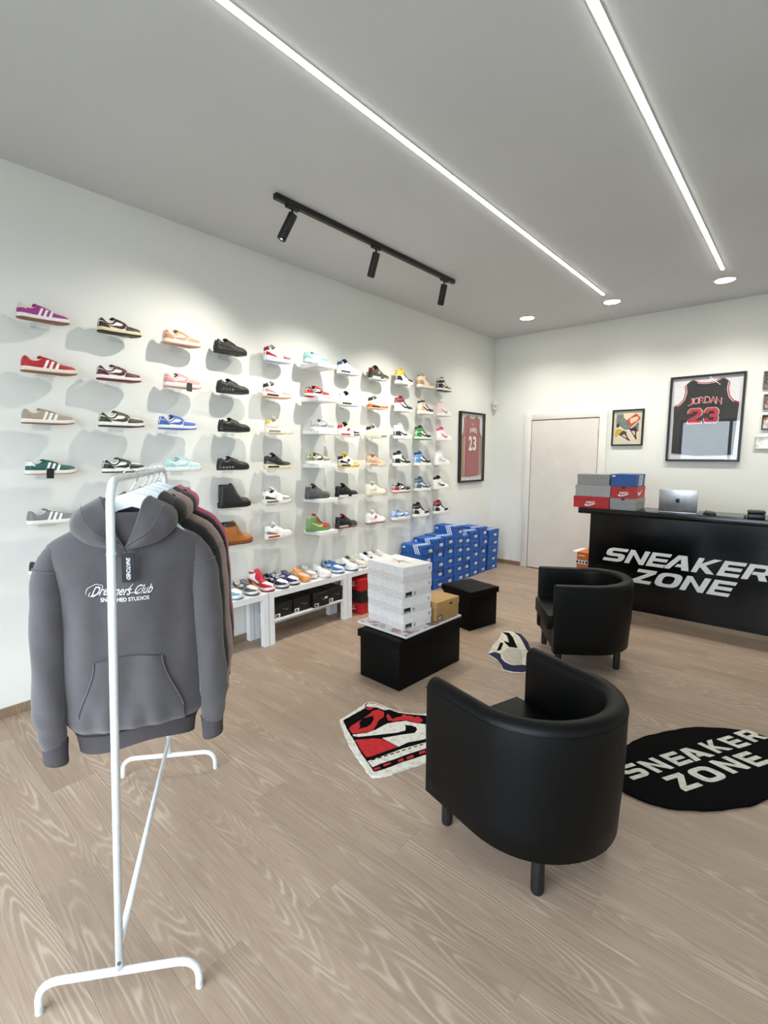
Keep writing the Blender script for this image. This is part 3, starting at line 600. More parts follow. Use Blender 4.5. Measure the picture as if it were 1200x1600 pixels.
WS = [ # column, row, y centre, type, colours, label
 (1, 1, .915, 'campus', camp('#9c2a80', heel='#d8cfc6', mid='#e6e2e0'), 'magenta suede low sneaker with three white stripes and gum sole, topmost in its column'),
 (1, 2, .925, 'campus', camp('#b3181f', mid='#e4dccb'), 'red suede low sneaker with three white stripes and gum sole'),
 (1, 3, .90, 'campus', camp('#a39581'), 'beige suede low sneaker with three white stripes'),
 (1, 4, .895, 'campus', camp('#12584f', heel='#e8e6e2', lining='#12584f', out='#b98f74'), 'teal green suede low sneaker with a hanging black tag'),
 (1, 5, .885, 'campus', camp('#7c7d7d', lace='#eceae6', lining='#dcdcdc', out='#cfc6ba'), 'grey suede low sneaker with three white stripes and white laces'),
 (1, 6, .875, 'campus', camp('#111113', lace='#eceae6', lining='#dcdcdc', out='#cfc6ba'), 'black low sneaker with white sole, lowest, half hidden by the grey hoodie'),
 (2, 1, 1.335, 'dunk', dunk('#37231b', mid='#e2d3ab', out='#2a1a14'), 'dark brown and white low sneaker with a cream sole'),
 (2, 2, 1.315, 'dunk', dunk('#521a22', out='#6a1a28'), 'maroon and white low sneaker on a bracket'),
 (2, 3, 1.315, 'dunk', dunk('#3b3c24', out='#23241c'), 'olive green and white low sneaker on a bracket'),
 (2, 4, 1.31, 'dunk', dunk('#14291f', out='#14291f'), 'dark forest green and white low sneaker just above the clothes rail'),
 (3, 1, 1.745, 'dunk', dunk('#c98a5c', out='#c79a80', lining='#b9a08e'), 'peach orange and white low sneaker, topmost in its column'),
 (3, 2, 1.735, 'dunk', dunk('#e39a95', out='#d9b2ac', toe='#e9a9a4', lining='#5b4a48'), 'pink and white low sneaker with a dark paper tag'),
 (3, 3, 1.685, 'dunk', dunk('#3f64b5', out='#3f64b5', lining='#2c4468'), 'royal blue and white low sneaker on a bracket'),
 (3, 4, 1.715, 'dunk', dunk('#a9d3d2', out='#b9d2d2', base='#e6f0ef', toe='#dcebea', lining='#a9d3d2'), 'pale mint and white low sneaker beside the clothes rail'),
 (4, 1, 2.13, 'runner', C('#151617', '#202224', mid='#101011', out='#0c0c0c', lace=BK, lining=BK, acc='#1a1614', bub=(3, '#4a3c38', .011), tongue=BK, logo='#2a2c2e'), 'black leather running shoe with a shiny sole window, topmost in its column'),
 (4, 2, 2.14, 'runner', C('#101112', '#1c1d1f', mid='#0d0d0e', out='#0b0b0b', lace='#0f0f10', lining=BK, acc='#101011', bub=(4, '#5a5d62', .013), tongue=BK, logo='#303236'), 'black running shoe with sprung column heel'),
 (4, 3, 2.14, 'runner', C('#0f0f10', '#18191a', mid='#121213', out='#0b0b0b', lace='#0f0f10', lining=BK, acc='#141516', bub=(2, '#2f3136', .011), tongue=BK, logo='#1d1e20'), 'black ribbed running shoe with smoked bubble sole'),
 (4, 4, 2.12, 'runner', C('#131314', '#1b1b1c', mid='#161617', out='#0b0b0b', lace='#101011', lining=BK, acc='#161617', bub=(4, '#8d9092', .009), tongue=BK, logo='#232425'), 'black running shoe with four grey sole bubbles'),
 (4, 5, 2.12, 'boot', C('#0e0e0f', '#121213', mid='#0c0c0d', out='#0a0a0a', lace='#101011', lining='#1b1b1c', collar='#19191a', tongue=BK, fin='suede'), 'black nubuck ankle boot with lug sole'),
 (4, 6, 2.13, 'boot', C('#a9661f', '#ab6822', mid='#8a4f25', out='#6f3f22', lace='#5d3c1c', eye='#8f5618', lining='#2a2420', collar='#27211d', tongue='#a9661f', fin='suede'), 'wheat tan nubuck ankle boot with dark padded collar'),
 (5, 1, 2.56, 'mid', C('#eceae8', '#9b1522', toe='#eceae8', heel='#9b1522', eye='#e4e2e0', collar='#9b1522', logo='#e0dedc', mid='#dfe3ee', out='#ccd5ea', lining='#8d1622', fin='plain'), 'red patent and white basketball sneaker, topmost in its column'),
 (5, 2, 2.545, 'mid', C('#efece6', '#d79d8e', heel='#cf948a', eye='#efece6', collar='#23211f', logo='#e6e2da', acc='#2a2624', mid='#efe9df', out='#d8a590', lining='#23211f'), 'white leather sneaker with pink heel and black heel tab'),
 (5, 3, 2.555, 'mid', C('#e4dfd2', '#ddd8ca', heel='#ddd8ca', eye='#e4dfd2', collar='#d8b45c', logo='#d3cdbd', acc='#8a8576', mid='#e9e4d6', out='#ddd3bb', lining='#d8b45c'), 'cream sail leather sneaker with a yellow inner heel'),
 (5, 4, 2.535, 'mid', C('#161617', '#1c1c1d', heel='#6d6a66', eye='#161617', collar='#242224', logo='#1a1a1b', acc='#151515', mid='#ded3b8', out='#cfc3a4', lace='#1a1a1b', lining='#3a2628', tongue='#151516', acc2='#ded3b8'), 'black suede sneaker with grey heel print and cream sole'),
 (5, 5, 2.52, 'mid', C('#eceae6', '#8b8b8d', heel='#343537', eye='#eceae6', collar='#eceae6', logo='#e2e0dc', acc='#6a6b6d', mid='#e9e7e2', out='#d9d5cc', lining='#232324', toe='#eceae6'), 'white leather sneaker with black and grey cement print heel'),
 (5, 6, 2.525, 'mid', C('#efedea', '#d9d8d6', heel='#7b7b7d', eye='#efedea', collar='#efedea', logo='#e6e4e0', acc='#c4431f', mid='#e9e7e2', out='#ddd5c8', lining='#dcdad6'), 'white sneaker with grey heel print and orange sole block'),
 (7, 1, 3.395, 'mid', C('#eceae8', '#e2e1e0', heel='#e6e4e2', eye='#d8d8d8', collar='#1d4f78', logo='#dddcdb', acc='#24476b', acc2='#d9dbe0', mid='#efede9', out='#d9d9d6', lining='#1d4f78', tongue='#17466d'), 'white high sneaker with navy heel tab and tongue, topmost in its column'),
 (7, 2, 3.41, 'mid', C('#efeeec', '#e9e8e6', heel='#eeedea', eye='#e5e4e2', collar='#d6d6d6', logo='#e2e1df', acc='#1d1d1f', mid='#efede9', out='#d9d6cf', lining='#18181a', tongue='#1b1c1d'), 'white high sneaker with black sole window and black tongue lining'),
 (7, 3, 3.39, 'mid', C('#eeeceb', '#232325', heel='#eeeceb', eye='#eeeceb', collar='#c21f2c', logo='#b01d29', acc='#b01d29', mid='#efede9', out='#d9d6cf', lining='#141415', tongue='#151516', acc2='#161617'), 'white high sneaker with fire red heel tab and black toe'),
 (7, 4, 3.385, 'mid', C('#ededeb', '#d3b414', heel='#1b1b1d', eye='#e6e6e3', collar='#1a1a1c', logo='#1a1a1c', acc='#1b1b1d', mid='#e2ddd0', out='#d3b414', lining='#d9b915', tongue='#dcbc17', acc2='#d9b915'), 'white and black high sneaker with bright yellow tongue and toe'),
 (7, 5, 3.355, 'mid', C('#131314', '#1a1a1b', heel='#161617', eye='#1b1b1c', collar='#111112', logo='#222224', acc='#e8e8e6', acc2='#e4e4e2', mid='#151516', out='#e3e3e1', lace='#131314', lining='#111112', tongue='#111112'), 'black high sneaker with white sole window'),
 (7, 6, 3.35, 'mid', C('#161618', '#3a3b3e', heel='#1a1a1c', eye='#1c1c1e', collar='#141416', logo='#3a3b3e', acc='#c9c8c6', acc2='#77787b', mid='#2a2a2c', out='#9a2a32', lace='#161618', lining='#141416', tongue='#9b1f2c'), 'black high sneaker with dark red tongue, lowest in its column'),
 (8, 1, 3.83, 'mid', C('#36372a', '#36372a', heel='#36372a', eye='#3b3c2e', collar='#7b2a24', logo='#85898c', acc='#c9cdd4', acc2='#d98b6c', mid='#3a3b2e', out='#cdd3dc', lace='#36372a', lining='#7b2a24', tongue='#3a3a2c', big=1), 'olive green suede high sneaker with red collar lining'),
 (8, 2, 3.82, 'mid', C('#e7e2d2', '#e2dcc9', heel='#e7e2d2', eye='#e2ddcc', collar='#191919', logo='#d6d0be', acc='#1d1b1a', acc2='#e2672c', mid='#e5682b', out='#e9c9a4', lining='#171717', tongue='#e7e2d2'), 'cream high sneaker with orange sole and black collar'),
 (8, 3, 3.79, 'mid', C('#e6e2cf', '#e0dcc8', heel='#e6e2cf', eye='#e1dcc9', collar='#191919', logo='#d6d2bf', acc='#cfcab5', acc2='#3a3833', mid='#e3deca', out='#d9d4bd', lining='#171717', tongue='#e6e2cf'), 'cream sail high sneaker with black collar'),
 (8, 4, 3.785, 'mid', C('#cfae8e', '#d5b799', heel='#c9a684', eye='#d5b799', collar='#cfae8e', logo='#c6a27f', acc='#b08b68', acc2='#d8d6d2', mid='#e0d5c8', out='#c9b8a4', lace='#d8bfa6', lining='#c49e7c', tongue='#cfae8e'), 'tan beige suede high sneaker with translucent toe'),
 (8, 5, 3.78, 'mid', C('#e8e4d4', '#e2ddcb', heel='#e8e4d4', eye='#e3deCD', collar='#e8e4d4', logo='#d6d1bf', acc='#d3cdb9', mid='#e9e4d2', out='#ddd6c0', lining='#dcd7c6', tongue='#e8e4d4'), 'plain ivory high sneaker, fifth down its column'),
 (8, 6, 3.78, 'mid', C('#eeecea', '#eae8e6', heel='#eeecea', eye='#e6e4e2', collar='#eeecea', logo='#a64a78', acc='#d9d6d4', mid='#efedea', out='#8e3060', lining='#e4e0e0', tongue='#eeecea'), 'white high sneaker with a purple side wing'),
 (9, 1, 4.24, 'high', C('#efedea', '#151516', toe='#efedea', heel='#171718', collar='#e0b01e', heel2='#e0b01e', logo='#efedea', lining='#e0b01e', tongue='#e0b01e', out='#efedea'), 'black and yellow high-top sneaker with a white hanging tag'),
 (9, 2, 4.235, 'high', C('#efedea', '#161617', toe='#efedea', heel='#ecebe8', collar='#7b1c28', heel2='#7b1c28', logo='#161617', lining='#7b1c28', tongue='#7b1c28', out='#efedea'), 'white high-top sneaker with maroon ankle and black toe'),
 (9, 3, 4.225, 'high', C('#efedeb', '#c6c9cc', toe='#efedeb', heel='#2a313c', collar='#d0d2d4', heel2='#e6e6e6', logo='#2a313c', lining='#d0d2d4', tongue='#e6e6e6', out='#d9dbdd'), 'white and pale grey high-top sneaker with navy heel'),
 (9, 4, 4.21, 'high', C('#efedeb', '#151516', toe='#efedeb', heel='#151516', collar='#efedeb', heel2='#151516', logo='#151516', lining='#151516', tongue='#1b1b1c', out='#efedeb'), 'black and white high-top sneaker, fourth down its column'),
 (9, 5, 4.205, 'dunk', C('#efedeb', '#161617', toe='#3a1418', heel='#a31a28', collar='#161617', logo='#161617', lining='#161617', tongue='#161617', lace='#161617', out='#a31a28'), 'black, white and red low sneaker'),
 (9, 6, 4.195, 'dunk', C('#eceef0', '#5d93d4', toe='#e8ecf2', heel='#5d93d4', collar='#5d93d4', logo='#2f4f86', lining='#cfdcec', tongue='#5d93d4', lace='#eceef0', out='#e2e6ea'), 'light blue and white low sneaker, lowest in its column'),
 (10, 1, 4.64, 'high', C('#efe9df', '#c5934f', toe='#efe9df', heel='#c5934f', collar='#efe9df', heel2='#c5934f', logo='#efe6d8', lining='#c5934f', tongue='#efe9df', out='#e2d3bd'), 'tan and white high-top sneaker, topmost in its column'),
 (10, 2, 4.645, 'high', C('#efece6', '#171717', toe='#efece6', heel='#d9c2a0', collar='#d9c2a0', heel2='#1b1b1b', logo='#171717', lining='#171717', tongue='#d9c2a0', out='#e9e2d4'), 'beige heeled high-top sneaker with black toe and side check'),
 (10, 3, 4.60, 'high', C('#efedeb', '#141415', toe='#efedeb', heel='#1f8a3c', collar='#1f8a3c', heel2='#16211a', logo='#141415', lining='#141415', tongue='#1d7a38', out='#1f8a3c'), 'bright green, black and white high-top sneaker'),
 (10, 4, 4.595, 'high', C('#efedeb', '#141923', toe='#efedeb', heel='#5a9ade', collar='#5a9ade', heel2='#2a3648', logo='#141923', lining='#1d2a3c', tongue='#5a9ade', out='#efedeb'), 'sky blue, black and white high-top sneaker'),
 (10, 5, 4.605, 'high', C('#e3e6e6', '#4d6577', toe='#e3e6e6', heel='#4d6577', collar='#4d6577', heel2='#4d6577', logo='#20344a', lining='#42586a', tongue='#4d6577', out='#d9dcdc'), 'slate blue suede high-top sneaker'),
 (10, 6, 4.575, 'high', C('#efedeb', '#1c1615', toe='#efedeb', heel='#1c1615', collar='#1c1615', heel2='#1c1615', logo='#efedeb', lining='#1c1615', tongue='#1c1615', out='#efedeb'), 'black high-top sneaker with white check, lowest in its column'),
 (11, 1, 5.02, 'high', C('#efedeb', '#b98a3c', toe='#efedeb', heel='#141415', collar='#141415', heel2='#e9e7e2', logo='#141415', lining='#141415', tongue='#b98a3c', out='#141415'), 'black and gold high-top sneaker nearest the framed red jersey'),
 (11, 2, 5.02, 'high', C('#f0e9e6', '#f0d9d6', toe='#f2ecea', heel='#eecfcc', collar='#f0d9d6', heel2='#eecfcc', logo='#8d8fb2', lining='#e8cfcc', tongue='#f0dfdc', out='#f0e6e2'), 'pale pink high-top sneaker'),
 (11, 3, 5.03, 'high', C('#f2f0ef', '#ece9e9', toe='#f2f0ef', heel='#f2f0ef', collar='#f2f0ef', heel2='#e0408c', logo='#d84a86', lining='#e0408c', tongue='#e0408c', out='#f2e6ea'), 'white high-top sneaker with hot pink collar'),
 (11, 4, 4.995, 'high', C('#eff0f1', '#e6e8ea', toe='#eff0f1', heel='#e9ebed', collar='#eff0f1', heel2='#e3e5e8', logo='#b9bcc2', lining='#dfe1e4', tongue='#eff0f1', out='#e9ebed'), 'all white high-top sneaker with grey check'),
 (11, 5, 4.98, 'high', C('#efedec', '#e6e4e3', toe='#efedec', heel='#ebe9e8', collar='#ebe9e8', heel2='#161617', logo='#161617', lining='#161617', tongue='#161617', out='#e0dedc'), 'white high-top sneaker with black collar and check'),
 (11, 6, 4.99, 'high', C('#eceaea', '#17171a', toe='#eceaea', heel='#17171a', collar='#17171a', heel2='#a3202c', logo='#eceaea', lining='#a3202c', tongue='#a3202c', out='#e2e0e0'), 'black high-top sneaker with red collar, lowest beside the blue boxes'),
]
SHX = 0.098
def bracket_label(lab):
    w = lab.replace(',', '').split()[:11]
    while w[-1] in ('with', 'and', 'in', 'a', 'the', 'its', 'on', 'by', 'half', 'topmost', 'lowest', 'three', 'white', 'black', 'just', 'beside', 'side'): w.pop()
    return 'clear acrylic bracket under the '+' '.join(w)
for (colm, row, yc, ty, c, lab) in WS:
    z = ZROW[row-1]; rz = PI/2+random.uniform(-.03, .03)
    tg = {(1, 4): ('#131314', .44), (3, 2): ('#3a3b38', .62), (9, 1): ('#e8e6e2', .62)}.get((colm, row))
    sc = 1.0 if colm > 2 else (1.03 if (colm, row) in ((1, 2), (2, 3)) else .97)
    if colm >= 9: sc = 1.05
    if colm in (7, 8): sc = 1.02
    sc *= random.uniform(.985, 1.015)*.93; yc += {1: .012, 2: .012, 3: .02, 4: .025, 5: .04, 7: .045, 8: .05}.get(colm, .058)
    make_shoe(ty, c, (SHX, yc, z), rz, lab, 'single shoes shown on the white wall', sc, tg, 'boot' if ty == 'boot' else 'sneaker')
    b = empty('acrylic_bracket', (0, yc+random.uniform(-.012, .012), z), 0, bracket_label(lab), 'bracket', 'clear acrylic shoe brackets')
    box('tray', b, (0.001, 0.115, -0.05, 0.05, -0.0045, -0.0005), ACR, 0.001, 1)
    box('back_plate', b, (0.0005, 0.004, -0.05, 0.05, -0.032, -0.0045), ACR, 0.001, 1)
    for yy in (-.03, .03): put('screw', me_of(*lathe([(.003, 0), (.003, .0015)], 8)), b, (0.0045, yy, -.020), m=mat('#c9c9c6', .3, metal=1)).rotation_euler = (0, PI/2, 0)
# ---- white shelves with their shoes
SHELF = [
 (1, 2.99, 'dunk', dunk('#6fc0bb', base='#e9edee', toe='#dfe9ea', out='#dfe6ea', logo='#aeb6b8', tongue='#e4ecec', lace='#e9edee'), 'turquoise and white low sneaker on the top white shelf'),
 (2, 3.00, 'dunk', dunk('#c01824', collar='#1c1a1a', logo='#1c1a1a', out='#b01824', lining='#1c1a1a', tongue='#c01824', heel='#c01824'), 'red, black and white low sneaker on the second white shelf'),
 (3, 3.06, 'dunk', dunk('#8f9399', base='#d9dadb', toe='#a9acb0', heel='#9da3a4', mid='#e9e4d6', out='#d6d0c0', lining='#e3b7a2', logo='#6f7478'), 'silver grey low sneaker on the third white shelf'),
 (4, 3.00, 'dunk', dunk('#76855c', base='#e9e6dc', toe='#e6e3d8', collar='#6f6a50', logo='#4a2224', heel='#76855c', lining='#8a7a54', out='#e6e1d4'), 'sage green and cream low sneaker on the fourth white shelf'),
 (5, 2.985, 'mid', C('#4a4d50', '#46494c', heel='#4a4d50', eye='#505356', collar='#404346', logo='#55585b', acc='#3b3e40', mid='#4a4d50', out='#404346', lace='#4a4d50', lining='#3a3c3e', tongue='#45484b', fin='suede'), 'charcoal grey high sneaker on the fifth white shelf'),
 (6, 2.99, 'high', C('#6f9a58', '#b02026', toe='#b5242a', heel='#6f9a58', collar='#6f9a58', heel2='#88a86c', logo='#d9c27e', lining='#d8b6a6', tongue='#a8222a', lace='#a8222a', mid='#5f8a52', out='#5f8a52', fin='suede'), 'green and red high-top sneaker on the lowest white shelf'),
]
SZ = [2.388, 2.092, 1.800, 1.497, 1.180, 0.880]
for (i, yc, ty, c, lab) in SHELF:
    o = box('wall_shelf', None, (0.0, 0.235, -0.112, 0.112, -0.034, 0), WHITE, 0.002, 1, (0, 3.042, SZ[i-1]))
    tag(o, 'small white box shelf, number %s from the top of its column' % ('one', 'two', 'three', 'four', 'five', 'six')[i-1], 'shelf', 'white wall shelves')
    make_shoe(ty, c, (0.14, yc, SZ[i-1]+.001), PI/2, lab, 'shoes on the white wall shelves', .93)
# ---- benches
def bench(y0, y1, lab, shelf=False):
    t = empty('bench', (0.02, (y0+y1)/2, 0), 0, lab, 'bench', 'white low benches along the wall'); h = (y1-y0)/2
    box('top', t, (0, .26, -h, h, .40, .45), WHITE, .0015, 1)
    for xx in (0, .21):
        for yy in (-h, h-.05): box('leg', t, (xx, xx+.05, yy, yy+.05, 0, .40), WHITE, .0012, 1)
    if shelf: box('lower_shelf', t, (.005, .255, -h+.05, h-.05, .190, .206), WHITE, .001, 1)
bench(1.415, 2.320, 'white low bench behind the clothes rack'); bench(2.327, 3.232, 'white low bench with a lower shelf of black boxes', True); bench(3.239, 4.144, 'white low bench over the red shoe boxes')
BS = [ # toe y, angle, type, colours, label, toe x
 (1.93, 4, 'dunk', dunk('#8aa9b0', base='#eceae4', out='#8fb0b8'), 'pale blue and white low sneaker hidden behind the hoodies', .24),
 (2.075, 6, 'dunk', dunk('#7fa3b0', base='#eceae4', out='#7fa3b0', mid='#eceae6'), 'white low sneaker with pale teal toe at the left of the bench', .25),
 (2.225, 8, 'dunk', dunk('#565765', base='#e2dcc4', toe='#e2dcc4', lining='#e6e0d0', out='#565765'), 'slate grey and cream low sneaker on the bench', .25),
 (2.375, 8, 'high', dunk('#b5172c', toe='#ebe8e6', collar='#ebe8e6', heel2='#b5172c', out='#a01a2c'), 'red and white high-top sneaker on the bench', .25),
 (2.515, 10, 'dunk', dunk('#1f2350', lace='#efedea', out='#1f2350', lining='#15182f'), 'navy and white low sneaker with black tag and white laces on the bench', .262),
 (2.645, 8, 'dunk', dunk('#242a66', lace='#242a66', out='#1f2350'), 'navy and white low sneaker with navy laces on the bench', .245),
 (2.775, 6, 'dunk', dunk('#e79a4e', base='#e8c3ac', toe='#e9b99a', mid='#e79a58', out='#e6a878', lace='#e79a4e', logo='#ecd2c2'), 'bright orange low sneaker on the bench', .235),
 (2.880, 2, 'dunk', dunk('#aeada9', base='#d9d8d4', toe='#dcdbd8', out='#c9c6bf', lining='#e4e0da', lace='#e4e2de'), 'pale grey low sneaker on the bench beside the orange one', .20),
 (3.005, 10, 'dunk', dunk('#dedddb', base='#eceae8', toe='#e6e5e2', logo='#9fc0d8', out='#d8d5ce', lace='#eceae8'), 'white low sneaker with pale blue check and black tag on the bench', .262),
 (3.200, 6, 'dunk', dunk('#3d74b8', lace='#3d74b8', out='#3d74b8', lining='#234a7c', toe='#e8ecf0'), 'mid blue and white low sneaker on the bench', .235),
 (3.365, 8, 'dunk', dunk('#e3e1de', base='#eeecea', toe='#eeecea', logo='#2f5da8', collar='#e9e7e4', out='#2b4a8c', lace='#eeecea', lining='#f0eeea'), 'white low sneaker with royal blue check and navy outsole on the bench', .262),
 (3.510, 6, 'dunk', dunk('#c8c5b6', base='#d9d6c9', toe='#d6d3c6', logo='#b9b6a8', out='#c8c5b6', lace='#e2dfd4', lining='#6b6258'), 'beige grey low sneaker on the bench', .24),
 (3.640, 6, 'dunk', dunk('#e6e6e6', base='#efefef', toe='#efefef', logo='#63aad4', out='#dfe3e6', lace='#efefef'), 'white low sneaker with sky blue check behind the white boxes', .24),
 (3.775, 5, 'dunk', dunk('#e2e1de', base='#ecebe8', toe='#ecebe8', logo='#1b1b1d', lining='#1b1b1d', out='#d9d6d0', lace='#ecebe8'), 'white low sneaker with black lining at the far end of the bench', .24),
 (3.905, 5, 'dunk', dunk('#d9d6cf', base='#ecebe8', toe='#ecebe8', logo='#bdbab2', lining='#cfccc4', out='#d9d6d0', lace='#ecebe8'), 'off-white low sneaker at the far end of the bench', .24),
]
for (ty_, ang, typ, c, lab, tx) in BS:
    a = math.radians(ang); sc = .96
    make_shoe(typ, c, (tx+.02-math.cos(a)*LEN*sc/2, ty_-math.sin(a)*LEN*sc/2, .451), a, lab, 'shoes standing on the white benches', sc,
              {2.515: ('#121213', .42)}.get(ty_))

# ================================================================== SHOE BOXES
def shoe_box(loc, rz, size, body, lid, label, group, cat='shoe box', lid_h=.035, one_piece=False, kind='card'):
    """size: length (x), width (y), height (z); origin at the centre of the bottom"""
    l, w, h = size; t = empty('shoe_box', loc, rz, label, cat, group)
    box('body', t, (-l/2, l/2, -w/2, w/2, 0, h-.004), body, .0012, 1)
    g = .0025
    box('lid', t, (-l/2-g, l/2+g, -w/2-g, w/2+g, h-lid_h, h), lid, .0012, 1)
    return t
def on_face(t, me, nm, face, size, m, lift=.003):
    """put a flat mesh (x right, y up, centred) on a box face: 'x+', 'x-', 'y-', 'z+'"""
    l, w, h = size; o = put(nm, me, t, m=m)
    if face == 'x+': stand(o, (l/2+lift, 0, h/2), (0, 1, 0), (0, 0, 1))
    elif face == 'y-': stand(o, (0, -w/2-lift, h/2), (1, 0, 0), (0, 0, 1))
    elif face == 'z+': stand(o, (0, 0, h+lift-.003), (1, 0, 0), (0, 1, 0))
    return o
def flat(x0, x1, y0, y1, d=.0006): return box_me(x0, x1, y0, y1, 0, d)
BLUE = mat('#1b57a8', .5, 'card'); BLUEL = mat('#1d5bae', .5, 'card'); LAB = mat('#dcdcda', .6, 'card'); INK = mat('#2a2a2c', .6); BWH = mat('#eef0f2', .5)
stacks = [(4.485, 5, .111), (4.712, 5, .120), (4.935, 5, .122), (5.148, 6, .1175), (5.335, 5, .113), (5.530, 5, .1205), (5.755, 5, .125), (6.04, 5, .112)]
ordn = ['nearest the white bench', 'second from the near end', 'third from the near end', 'fourth and tallest', 'fifth from the near end', 'sixth from the near end', 'second from the corner', 'nearest the room corner']
lev = ['bottom', 'second', 'third', 'fourth', 'fifth', 'sixth']
def poly_me(pts, d=.0006): return prism_me(pts, 0, d)
def trefoil():
    out = []
    for k, a0 in enumerate((150, 90, 30)):
        pts = []
        for i in range(13):
            f = i/12; r = .020*math.sin(PI*f)**.6; a = math.radians(a0); pts.append((math.cos(a)*.026*f*1.0-math.sin(a)*(.009*math.sin(PI*f)), math.sin(a)*.026*f+math.cos(a)*(.009*math.sin(PI*f))))
        for i in range(11, 0, -1):
            f = i/12; a = math.radians(a0); pts.append((math.cos(a)*.026*f+math.sin(a)*(.009*math.sin(PI*f)), math.sin(a)*.026*f-math.cos(a)*(.009*math.sin(PI*f))))
        out.append(poly_me(pts))
    return out
TREF = trefoil()
for si, (yc, n, bh) in enumerate(stacks):
    wd = (.225, .222, .215, .205, .165, .215, .215, .285)[si]
    for k in range(n):
        dx = random.uniform(-.012, .008); dy = random.uniform(-.0015, .0015); top = k == n-1
        sz = (.298, wd-.016, bh-.0015)
        if top and si in (0, 1, 2): dx, dy = 0.005, 0
        t = shoe_box((.162+dx, yc+dy, k*bh+.0005), random.uniform(-.004, .004), sz, BLUE, BLUEL,
                     'blue shoe box, %s of the stack %s' % ('top' if top else lev[k], ordn[si]), 'blue shoe boxes stacked in the corner', lid_h=.03)
        L = flat(-.034, .034, -.016, .016)
        o = on_face(t, L, 'label', 'x+', sz, LAB); o.location += Vector((0, random.uniform(.02, .05), -.016))
        on = put('print', flat(-.026, -.012, -.009, .004, .0004), o, (0, 0, .0006), m=mat('#77777a', .6))
        put('print', flat(.002, .026, -.003, .003, .0004), o, (0, 0, .0006), m=mat('#8a8a8c', .6))
        o = on_face(t, poly_me([(.016*math.cos(a), .012*math.sin(a)) for a in [PI+PI*i/8 for i in range(9)]]), 'finger_hole', 'x+', sz, mat('#0c1626', .9)); o.location += Vector((0, 0, sz[2]/2-.032))
        if top:   # three stripes run over the lid and down the near side
            l, w, h = sz
            for q in range(3):
                xs = .015+q*.026; e = .0034
                V = [(xs+.040, w/2*.9, h+.0004), (xs+.054, w/2*.9, h+.0004), (xs+.012, -w/2-e, h+.0004), (xs-.002, -w/2-e, h+.0004), (xs+.040, -w/2-e, h*.0+.012), (xs+.054, -w/2-e, .012)]
                put('stripe', me_of(V, [(0, 3, 2, 1), (3, 4, 5, 2)]), t, m=BWH)
            for lf in TREF:
                o = on_face(t, lf, 'leaf_mark', 'y-', sz, BWH, .0034); o.location += Vector((-.115, 0, .012))
# white boxes on the ottoman
WB = mat('#e7e7e8', .55, 'card'); WSP = mat('#e2e0df', .6, 'speckle'); GOLD = mat('#a98a4e', .4)
JUMP = [(-.100, .012), (-.060, .006), (-.030, .004), (-.012, .010), (-.004, .022), (.002, .030), (.010, .032), (.014, .026), (.010, .018), (.014, .008), (.030, .006), (.060, .012), (.098, .016), (.100, .010), (.062, .000), (.030, -.006), (.016, -.010), (.030, -.022), (.042, -.040), (.036, -.043), (.020, -.028), (.000, -.016), (-.018, -.026), (-.034, -.044), (-.042, -.041), (-.026, -.020), (-.014, -.004), (-.032, -.005), (-.062, -.004), (-.100, .004)]
wsz = (.378, .278, .1115); wpos = [(1.355, 2.705, -7.5), (1.352, 2.702, -9.0), (1.350, 2.706, -6.5), (1.358, 2.700, -8.5)]
for k in range(4):
    t = shoe_box((wpos[k][0], wpos[k][1], .3695+k*.112), math.radians(wpos[k][2]), wsz, WSP, WB,
                 'white shoe box with speckled sides, %s of the stack on the ottoman' % ('bottom', 'second from bottom', 'third from bottom', 'topmost')[k], 'white shoe boxes on the ottoman', lid_h=.062)
    if k == 3: put('leaping_mark', poly_me([(x*.95, y*1.3) for x, y in JUMP]), t, (.01, .0, wsz[2]), m=GOLD)
    o = on_face(t, poly_me([(x*.14+.115, y*.42+.022) for x, y in JUMP]), 'leaping_mark', 'x+', wsz, mat('#6f6f72', .5))
    if k in (0, 1, 2):
        o = on_face(t, flat(-.120, -.060, -.045, -.012), 'label', 'x+', wsz, mat('#1a1a1b', .5), .0006); put('print', flat(-.112, -.07, -.04, -.036, .0003), o, (0, 0, .0006), m=LAB)
        on_face(t, poly_me([(x*.16-.03, y*.45-.030) for x, y in JUMP]), 'leaping_mark', 'x+', wsz, mat('#6f6f72', .5), .0006)
# kraft box
t = shoe_box((1.50, 2.985, .3705), math.radians(-4), (.20, .262, .144), mat('#a3814f', .7, 'card'), mat('#ad8a57', .7, 'card'), 'brown kraft shoe box on the ottoman beside the white stack', None, lid_h=.05)
o = on_face(t, flat(-.125, -.065, -.066, -.030), 'label', 'x+', (.20, .262, .146), mat('#19191a', .5), .0006)
for q in range(3): put('print', flat(-.118, -.075, -.060+q*.009, -.056+q*.009, .0003), o, (0, 0, .0006), m=LAB)
o = on_face(t, poly_me([(.02*math.cos(a)+.03, .016*math.sin(a)) for a in [PI+PI*i/8 for i in range(9)]]), 'finger_hole', 'x+', (.20, .262, .146), mat('#20180e', .9)); o.location += Vector((0, 0, .045))
